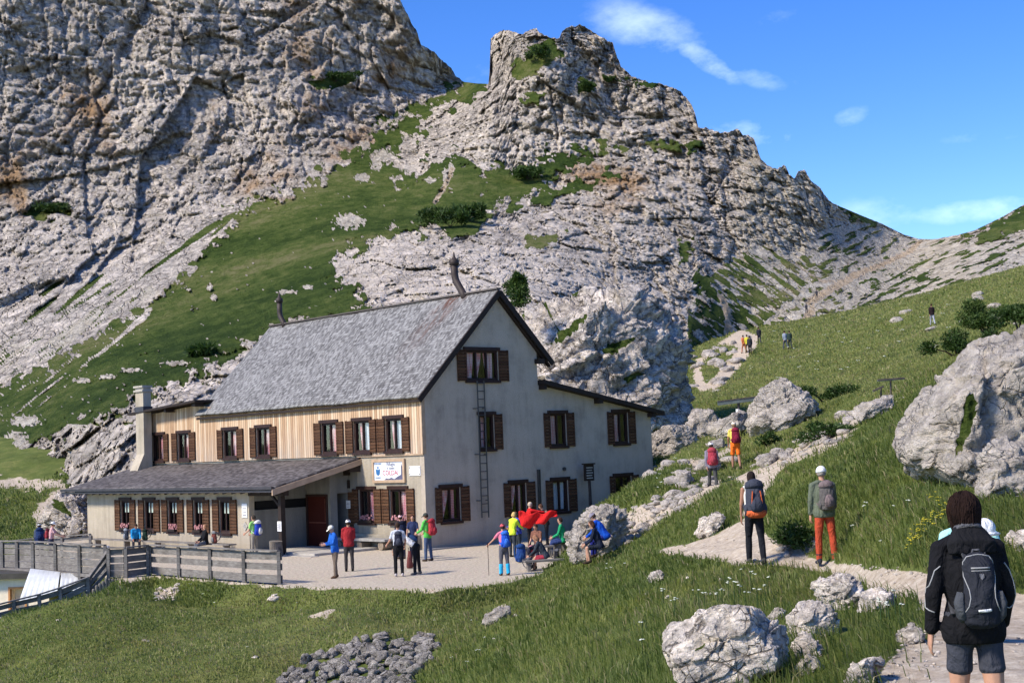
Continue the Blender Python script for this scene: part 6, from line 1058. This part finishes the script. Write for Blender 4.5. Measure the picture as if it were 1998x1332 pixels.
# --- the woman in front
F0 = P(1882, 960, 8.7); fz = zg(F0[0], F0[1]); top_z = P(1880, 960, 8.7)[2]; HW = 1.70; base = np.array([F0[0], F0[1], top_z-HW*.985-.085]); print('front feet', base, 'ground', fz)
pw = person(base, HW, -3, dict(lean=.04, legs=((.12, .035, .12), (-.10, .035, .16)), arms=((-.10, .24, .30, .02), (.02, .22, .42, .14)), head=(0, .08)), (.008, .008, .010), (.045, .048, .062), 'dark haired person in black jacket and grey shorts walking away in the foreground', legs='short', vox=.009, female=True, wide=1.08, hair=(.022, .011, .009), hlen=.045, shoe=(.06, .06, .06), sock=(False, (.3, .3, .3)), shortf=.58, hcurl=.35)
from mathutils.bvhtree import BVHTree
RW = pw['root']; S_ = pw['S']; pel, td, tbk, nk = pw['pel'], pw['td'], pw['tb'], pw['nk']
def on_back(ob, pts, r, name, mat, parent, M=None, sm=5):
    me = ob.data; bv = BVHTree.FromPolygons([v.co[:] for v in me.vertices], [p.vertices[:] for p in me.polygons]); out = []
    P2 = [];
    for a, b in zip(pts[:-1], pts[1:]):
        for k in range(sm): P2.append((a[0]+(b[0]-a[0])*k/sm, a[1]+(b[1]-a[1])*k/sm))
    P2.append(pts[-1])
    for x, z in P2:
        hh = bv.ray_cast(Vector((x, -1.2, z)), Vector((0, 1, 0)))
        if hh[0] is not None: out.append(hh[0]+Vector((0, -r*.3, 0)))
    if len(out) > 2: return MB().tube(out, r, 6).build(name, mat, parent, True)
def strands(p, n, c, name='hair_strands', hl=.17):
    rg = np.random.default_rng(2); B = MB(); hc, f, u, r, S = p['hc'], p['f'], p['u'], p['r'], p['S']
    for k in range(n):
        kq = rg.normal(1, .035); a = rg.uniform(.22*math.pi, 1.78*math.pi)+math.pi/2; th0 = rg.uniform(.05, .5); pts = []; L = hl*rg.uniform(.8, 1.15); ang = a+rg.normal(0, .12)
        for j in range(8):
            th = th0+j*.26; h_ = hc+u*(.018+.012*rg.random())*S
            if th < 1.7: q = h_+(r*math.cos(ang)*math.sin(th)*.098+f*math.sin(ang)*math.sin(th)*.108+u*math.cos(th)*.116)*S*kq
            else: q = pts[-1]-u*(L*.27)*S-(r*math.cos(ang)+f*math.sin(ang))*.006*S
            pts.append(q+Vector(tuple(rg.normal(0, .0016, 3)))); ang += rg.normal(0, .05)
        B.tube(pts, [.0028*S]*3+[.0034*S]*4+[.0012*S], 3, False)
    return B.build(name, CL(c), p['root'], True)
M_PIPE = flat('grey_reflective_piping', (.30, .30, .30), .5, .1)
px2 = lambda px, py: ((px-1882)/FPX*8.7, P(px, py, 8.7)[2]-base[2])
for pts in ([(1823, 1103), (1812, 1112), (1806, 1128), (1800, 1142), (1790, 1155), (1787, 1168), (1790, 1182), (1798, 1190), (1808, 1194)], [(1945, 1096), (1955, 1110), (1962, 1130), (1965, 1150), (1966, 1168), (1962, 1180), (1955, 1186), (1946, 1184), (1940, 1174)]):
    on_back(pw['gar'], [px2(*q) for q in pts], .0045, 'piping', M_PIPE, RW)
B = MB(); eltube(B, [nk-td*.10-tbk*.105, nk-td*.03-tbk*.10, nk+td*.03-tbk*.055, nk+td*.055-tbk*.02], [(.15, .035), (.155, .055), (.115, .06), (.085, .075)], (1, 0, 0), 18); remesh(B, 'hood', CL((.010, .010, .012)), RW, .01, 4)
B = MB(); eltube(B, [nk+td*.035-tbk*.05, nk+td*.065-tbk*.03], [(.098, .075), (.088, .07)], (1, 0, 0), 18); B.build('collar_lining', CL((.09, .09, .10)), RW, True)
strands(pw, 3200, (.020, .010, .008))
# her backpack
ctr = Matrix.Translation(Vector(base))@Matrix.Rotation(math.radians(-3), 4, 'Z')@(pel+td*.245-tbk*.205)
e = empty('backpack', ctr, math.radians(-3), 'slim black daypack with grey piping worn by the person in the foreground', 'backpack'); e.rotation_euler = (-.04, 0, math.radians(-3)); e.scale = (.9, .92, .97)
B = MB(); eltube(B, [(0, 0, -.24), (0, -.005, -.21), (0, -.015, -.10), (0, -.01, .03), (0, .0, .14), (0, .015, .20), (0, .03, .225)], [(.08, .04), (.125, .07), (.125, .085), (.105, .08), (.11, .065), (.095, .045), (.05, .02)], (1, 0, 0), 20); bb = remesh(B, 'bag_body', CL((.022, .024, .032)), e, .01, 4)
for pts in ([(-.03, .215), (-.075, .205), (-.105, .165), (-.112, .12), (-.10, .06), (-.085, 0), (-.082, -.05), (-.095, -.10), (-.118, -.14)], [(.03, .215), (.075, .205), (.105, .165), (.112, .12), (.10, .06), (.085, 0), (.082, -.05), (.095, -.10), (.118, -.14)], [(-.03, .215), (0, .218), (.03, .215)]): on_back(bb, pts, .004, 'piping', M_PIPE, e)
on_back(bb, [(-.062, .135), (.062, .135)], .006, 'zip', M_PIPE, e); on_back(bb, [(-.062, .118), (.062, .118)], .003, 'zip', M_PIPE, e)
on_back(bb, [(-.042, -.13), (0, -.128), (.042, -.124)], .010, 'reflective_strip', CL((.7, .7, .7)), e)
B = MB(); B.prism([(-.014, .10), (.014, .10), (.014, .078), (0, .062), (-.014, .078)], lambda u, v, w: (u, w, v), -.087, -.079); B.build('badge', CL((.16, .16, .18)), e)
for sd in (-1, 1):
    B = MB(); eltube(B, [(sd*.115, .015, -.2), (sd*.13, .01, -.16), (sd*.142, .005, -.08), (sd*.13, .005, -.015)], [(.02, .03), (.036, .06), (.035, .06), (.02, .045)], (1, 0, 0), 12); B.build('side_pocket', CL((.06, .065, .075)), e, True)
    B = MB(); pts = [(sd*.05, .07, .18), (sd*.075, .115, .27), (sd*.095, .17, .315), (sd*.11, .25, .30), (sd*.12, .32, .2), (sd*.14, .3, 0), (sd*.15, .12, -.16)]
    for a, b in zip(pts[:-1], pts[1:]): B.bar(a, b, .045, .014)
    B.build('strap', CL((.06, .062, .07)), e)
B = MB(); B.tube([(-.03, .03, .21), (-.02, .02, .245), (.02, .02, .245), (.03, .03, .21)], .008, 6); B.build('handle', CL((.09, .09, .10)), e)
# person(s) hidden ahead of her
q_ = P(1886, 990, 12.6); person(q_-np.array([0, 0, 1.6]), 1.62, -25, dict(STAND, arms=((.1, .3, .6), (.1, .3, .6))), (.35, .68, .68), (.08, .09, .12), 'person in pale turquoise shirt mostly hidden ahead of the foreground walker', jacket=False, sleeve='short', wide=1.25, hair=(.25, .15, .08), vox=.014)
e = empty('white_sun_hat', P(1921, 1030, 12.3), .2, 'white cloth hat hanging at the shoulder of the hidden turquoise person', 'hat'); B = MB(); ball(B, (0, 0, 0), (.10, .08, .09), None, 3); ball(B, (.01, 0, -.05), (.13, .11, .025), None, 2); B.build('cloth', CL((.76, .76, .76)), e, True)
# ------------------------------------------------------------------ vegetation
def leafmat(name, trans=.45):
    m, t = newmat(name); c = attr(t, 'tint', 'Color'); d = nd(t, 'ShaderNodeBsdfDiffuse', Color=c); tr = nd(t, 'ShaderNodeBsdfTranslucent', Color=mix(t, 1.0, c, (1.0, 1.1, .6), 'MULTIPLY')); g = nd(t, 'ShaderNodeBsdfGlossy', Color=(.5, .5, .45, 1), Roughness=.55)
    a = nd(t, 'ShaderNodeMixShader', i0=trans, i1=d.outputs[0], i2=tr.outputs[0]); b = nd(t, 'ShaderNodeMixShader', i0=.04, i1=a.outputs[0], i2=g.outputs[0]); t.links.new(b.outputs[0], t.nodes.new('ShaderNodeOutputMaterial').inputs[0]); return m
M_BLADE = leafmat('grass_blades'); M_LEAVES = leafmat('shrub_leaves', .25)
def palette(v, stops):
    xs = [s[0] for s in stops]; return np.stack([np.interp(v, xs, [s[1][k] for s in stops]) for k in range(3)], -1)
def blades(base, h, w, bend, col, name, mat, label, cat):
    n = len(base); a = RNG.uniform(0, 2*np.pi, n); side = np.stack([np.cos(a)*.6+.6, np.sin(a)*.5, 0*a], -1); side /= np.linalg.norm(side, axis=1)[:, None]
    b2 = bend; up_ = np.stack([b2[:, 0]*.35, b2[:, 1]*.35, np.ones(n)], -1)
    p0 = base; p1 = base+up_*(h*.55)[:, None]; p2 = base+np.stack([b2[:, 0], b2[:, 1], np.ones(n)*.93-.25*np.hypot(b2[:, 0], b2[:, 1])], -1)*h[:, None]; sw = side*w[:, None]*.5
    V = np.stack([p0-sw, p0+sw, p1-sw*.8, p1+sw*.8, p2], 1).reshape(-1, 3); k = (np.arange(n)*5)[:, None]
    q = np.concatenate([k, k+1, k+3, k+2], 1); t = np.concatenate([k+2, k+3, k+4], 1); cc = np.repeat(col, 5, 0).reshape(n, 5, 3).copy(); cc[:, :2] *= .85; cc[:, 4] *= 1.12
    o = mesh_np(name, V, [q, t], mat, False, dict(tint=cc.reshape(-1, 3))); tag(o, label, cat, kind='stuff'); return o
def grass_field():
    P3 = np.stack([GX, GY, GZ], -1); px, py = proj(P3); fc = lambda A: (A[:-1, :-1]+A[1:, :-1]+A[:-1, 1:]+A[1:, 1:])/4
    ar = np.abs((px[1:, 1:]-px[:-1, :-1])*(py[1:, :-1]-py[:-1, 1:])-(px[1:, :-1]-px[:-1, 1:])*(py[1:, 1:]-py[:-1, :-1]))/2
    cx, cy, Y = fc(px), fc(py), fc(GY); mask = (1-fc(GGR))*(1-np.clip(fc(GDI)*1.25, 0, 1)); wp = sdist(cx, cy, WP); mask = mask*(wp < 2)*(Y > 5)*(cx > -350)*(cx < 2500)*(cy > 440)*(cy < 1400)
    hid = ((cx > 165) & (cx < 1000) & (cy < 1100) & (Y > 58)) | ((cx < 165) & (Y > 100)); mask = mask*(~hid)
    d = Y; hw = np.interp(d, [8, 20, 45, 70, 180], [.20, .20, .17, .24, .42]); hp = hw*FPX/d; wpx = np.interp(d, [8, 20, 45, 180], [2.1, 1.9, 1.9, 2.3]); W_ = mask*ar*2.6/(hp*wpx*.6); tot = W_.sum(); n = int(min(tot, 380000)); print('blades', tot, n)
    cdf = np.cumsum(W_.ravel())/tot; k = np.searchsorted(cdf, RNG.random(n)); i, j = np.unravel_index(np.minimum(k, W_.size-1), W_.shape); u, v = RNG.random(n), RNG.random(n)
    def bl(A): return A[i, j]*(1-u)*(1-v)+A[i+1, j]*u*(1-v)+A[i, j+1]*(1-u)*v+A[i+1, j+1]*u*v
    b = np.stack([bl(GX), bl(GY), bl(GZ)], -1); D = b[:, 1]; ppx, ppy = proj(b); nz = fbm(b*np.array([.5, .5, 0])/1.0, 4); nz2 = fbm(b*np.array([.12, .12, 0])+5, 3); cl = fbm(b*np.array([1.6, 1.6, 0])+9, 3)
    h = np.interp(D, [8, 20, 45, 70, 180], [.20, .20, .17, .24, .42])*RNG.uniform(.5, 1.25, n)*(1+.5*np.clip(cl, -.8, 1)); w = np.interp(D, [8, 20, 45, 180], [2.1, 1.9, 1.9, 2.3])*D/FPX*RNG.uniform(.6, 1.3, n)
    leftb = sstep(1150, 700, ppx+(ppy-1150)*.9)*(ppy > 1100)*(D < 46); right = (D > 55)*(ppx > 1300)
    h = h*(1-.45*leftb)*(1-.35*right); ang = RNG.normal(0, .8, n)+nz*2.2+math.pi; bm_ = RNG.uniform(.2, .95, n); bend = np.stack([np.cos(ang)*bm_, np.sin(ang)*bm_*.7], -1)
    v_ = .53+.33*nz+.22*nz2+RNG.normal(0, .13, n)+.27*leftb+.34*right-.07*((ppx > 1100)*(D < 50)); dry = (RNG.random(n) < (.06+.22*leftb*(nz > 0)+.12*(nz2 > .35)))
    col = palette(v_, [(0, (.045, .075, .014)), (.3, (.095, .135, .027)), (.55, (.175, .21, .05)), (.8, (.29, .30, .09)), (1.1, (.40, .38, .16))]); col = np.where(dry[:, None], palette(RNG.random(n), [(0, (.26, .21, .10)), (1, (.42, .36, .20))]), col)
    blades(b, h, w, bend, col, 'meadow_grass', M_BLADE, 'long wind combed green grass covering the banks and meadows', 'grass')
grass_field()
def flowers():
    rg = np.random.default_rng(8); B1 = MB(); B2 = MB(); D, Fc = ico(1)
    zones = [([(1380, 1160), (1500, 1110), (1540, 1180), (1420, 1230), (1300, 1190)], 15, 0.030), ([(1230, 1240), (1340, 1140), (1350, 1190), (1250, 1300)], 6, 0.030), ([(1240, 905), (1340, 880), (1330, 950), (1250, 1000)], 8, 0.042), ([(1150, 1120), (1240, 1090), (1250, 1140), (1180, 1150)], 4, 0.030), ([(1640, 1010), (1800, 970), (1760, 1090), (1660, 1090)], 7, 0.024), ([(1700, 1240), (1790, 1190), (1760, 1290)], 6, 0.021), ([(300, 1150), (480, 1150), (480, 1200), (300, 1190)], 6, 0.030), ([(1380, 850), (1480, 860), (1500, 900)], 4, 0.048), ([(1500, 640), (1900, 560), (1900, 700), (1500, 760)], 36, 0.102), ([(1350, 760), (1480, 700), (1500, 760), (1380, 800)], 9, 0.072), ([(100, 1200), (1100, 1180), (1100, 1320), (100, 1320)], 13, 0.021)]
    def put(B, Bs, zs, hh):
        for poly, n, r in zs:
            p = np.array(poly, float)
            for _ in range(n):
                for _t in range(20):
                    x, y = rg.uniform(p[:, 0].min(), p[:, 0].max()), rg.uniform(p[:, 1].min(), p[:, 1].max())
                    if inpoly(np.array([x]), np.array([y]), poly)[0]: break
                q = hit(x, y); c = q+np.array([0, 0, hh*rg.uniform(.7, 1.2)]); 
                for _u in range(3): B.add(D*np.array([r, r, r*.3])*rg.uniform(.5, 1)+c+rg.normal(0, r*.8, 3)*np.array([1, 1, .3]), [tuple(f) for f in Fc])
                Bs.tube([q, c], .006, 4, False)
    put(B1, B2, zones, .30); o = B1.build('white_wildflowers', flat('white_umbels', (.62, .64, .52), .9, .1)); tag(o, 'white umbel flowers dotted through the grass', 'flowers', kind='stuff'); o = B2.build('flower_stems', M_LEAF); tag(o, 'thin green stems of the wild flowers', 'stems', kind='stuff')
    B1 = MB(); B2 = MB(); put(B1, B2, [([(1775, 1065), (1800, 1030), (1850, 1000), (1848, 1020), (1800, 1070), (1760, 1095)], 60, .016), ([(1800, 990), (1830, 985), (1835, 1000)], 8, .016)], .16)
    for k in range(1): pass
    o = B1.build('yellow_wildflowers', flat('yellow_petals', (.62, .52, .04), .9, .1)); tag(o, 'yellow flower patch in the slope left of the foreground walker', 'flowers', kind='stuff'); bpy.data.objects.remove(B2.build('x', None))
flowers()
def shrub(loc, rxyz, n, leaf, c0, c1, label, seed, name='shrub', cat='shrub', lobes=7, cone=False):
    rg = np.random.default_rng(seed); e = empty(name, loc, 0, label, cat); cs = []
    for k in range(lobes):
        t = rg.random(); cs.append((rg.normal(0, .42), rg.normal(0, .42), .25+.6*t, rg.uniform(.25, .5)*(1-.5*t if cone else 1)))
        if cone: cs[-1] = (cs[-1][0]*(1-t)*1.1, cs[-1][1]*(1-t)*1.1, .12+.8*t, .42*(1-t)+.12)
    cs = np.array(cs); k = rg.integers(0, len(cs), n); dv = rg.normal(size=(n, 3)); dv /= np.linalg.norm(dv, axis=1)[:, None]; r = rg.random(n)**.45; p = cs[k, :3]+dv*(cs[k, 3]*r)[:, None]*np.array([1, 1, .8]); p[:, 2] = np.maximum(p[:, 2], .02); p = p*np.array(rxyz)
    a = rg.normal(size=(n, 3)); a = a+dv*.6+np.array([0, 0, .4]); a /= np.linalg.norm(a, axis=1)[:, None]; b = np.cross(a, rg.normal(size=(n, 3))); b /= np.linalg.norm(b, axis=1)[:, None]; L = leaf*rg.uniform(.6, 1.4, n)[:, None]
    V = np.stack([p-b*L*.22, p+b*L*.22, p+a*L], 1).reshape(-1, 3); v = rg.random(n)*.8+.2*fbm(p*1.3, 2); col = np.array(c0)*(1-v[:, None])+np.array(c1)*v[:, None]
    mesh_np('foliage', V, np.arange(3*n).reshape(-1, 3), M_LEAVES, False, dict(tint=np.repeat(col, 3, 0)), parent=e); B = MB()
    for q in range(4): c = cs[q % len(cs)]; B.tube([(0, 0, -.2), (c[0]*rxyz[0]*.4, c[1]*rxyz[1]*.4, c[2]*rxyz[2]*.4), (c[0]*rxyz[0], c[1]*rxyz[1], c[2]*rxyz[2])], [.05, .035, .015], 5)
    B.build('stems', M_DARKW, e); return e
DKG, MDG, LTG = (.020, .045, .009), (.06, .11, .022), (.12, .19, .045)
sd_ = lambda px, py, dy=0: P(px, py, hit(px, py)[1]+dy)
shrub(P(1012, 594, 84), (1.3, 1.1, 2.0), 5200, .2, DKG, (.09, .15, .03), 'bushy green dwarf pine on top of the outcrop beside the gable peak', 1, 'dwarf_pine', 'dwarf pine', 16, True)
shrub(sd_(1925, 652), (1.9, 1.2, 1.6), 5600, .13, DKG, LTG, 'big leafy green bush just above the huge grey boulder', 2)
shrub(sd_(1868, 690), (1.1, .8, 1.0), 3000, .14, DKG, MDG, 'dark low bush at the upper left shoulder of the huge grey boulder', 3)
shrub(sd_(1990, 650), (1.0, .8, 1.1), 2600, .14, DKG, MDG, 'dark bush at the right edge above the huge grey boulder', 4)
shrub(sd_(1612, 782), (1.7, 1.0, .7), 2600, .13, DKG, MDG, 'dark round bush in the meadow right of the wedge shaped boulder', 5)
shrub(sd_(1600, 860), (1.0, .7, .5), 1500, .13, DKG, MDG, 'low dark bush among the stones above the trail', 6)
shrub(sd_(1560, 1065), (.7, .4, .45), 1500, .09, DKG, MDG, 'low dark herb clump between the two walkers on the path', 7)
shrub(sd_(1500, 870), (.6, .5, .5), 900, .12, DKG, MDG, 'small dark bush just right of the hiker in orange shorts', 8)
dm = lambda px, py, o=-1.5: P(px, py, float(depth(np.array([[px/1000, py/1000]]))[0])+o)
for i, (px, py, r, lb_) in enumerate([(878, 440, (3.2, 2, 2.4), 'dark dwarf pines on the lower right rim of the big green slope'), (918, 428, (2.6, 2, 2.0), 'dwarf pine thicket at the upper end of the rim below the ledge'), (1032, 348, (2.4, 2, 2), 'dark pine clump under the left end of the grassy ledge'), (655, 158, (4, 2, 1.8), 'dark shrubs on the grassy ledge high on the left cliff'), (100, 416, (3.5, 2, 1.6), 'dark shrubs on the small ledge at the far left cliff'), (1142, 176, (1.6, 2, 1.6), 'dark bush halfway up the rock tower'), (1060, 115, (2.0, 2, 2.0), 'shrubs in the gully between the two tops of the tower'), (395, 690, (1.6, 1.2, .5), 'dark low bush on the green slope above the hut roof')]):
    shrub(dm(px, py), r, 1800, .55, (.02, .045, .009), (.06, .11, .022), lb_, 20+i, 'dwarf_pine', 'dwarf pine', 12)
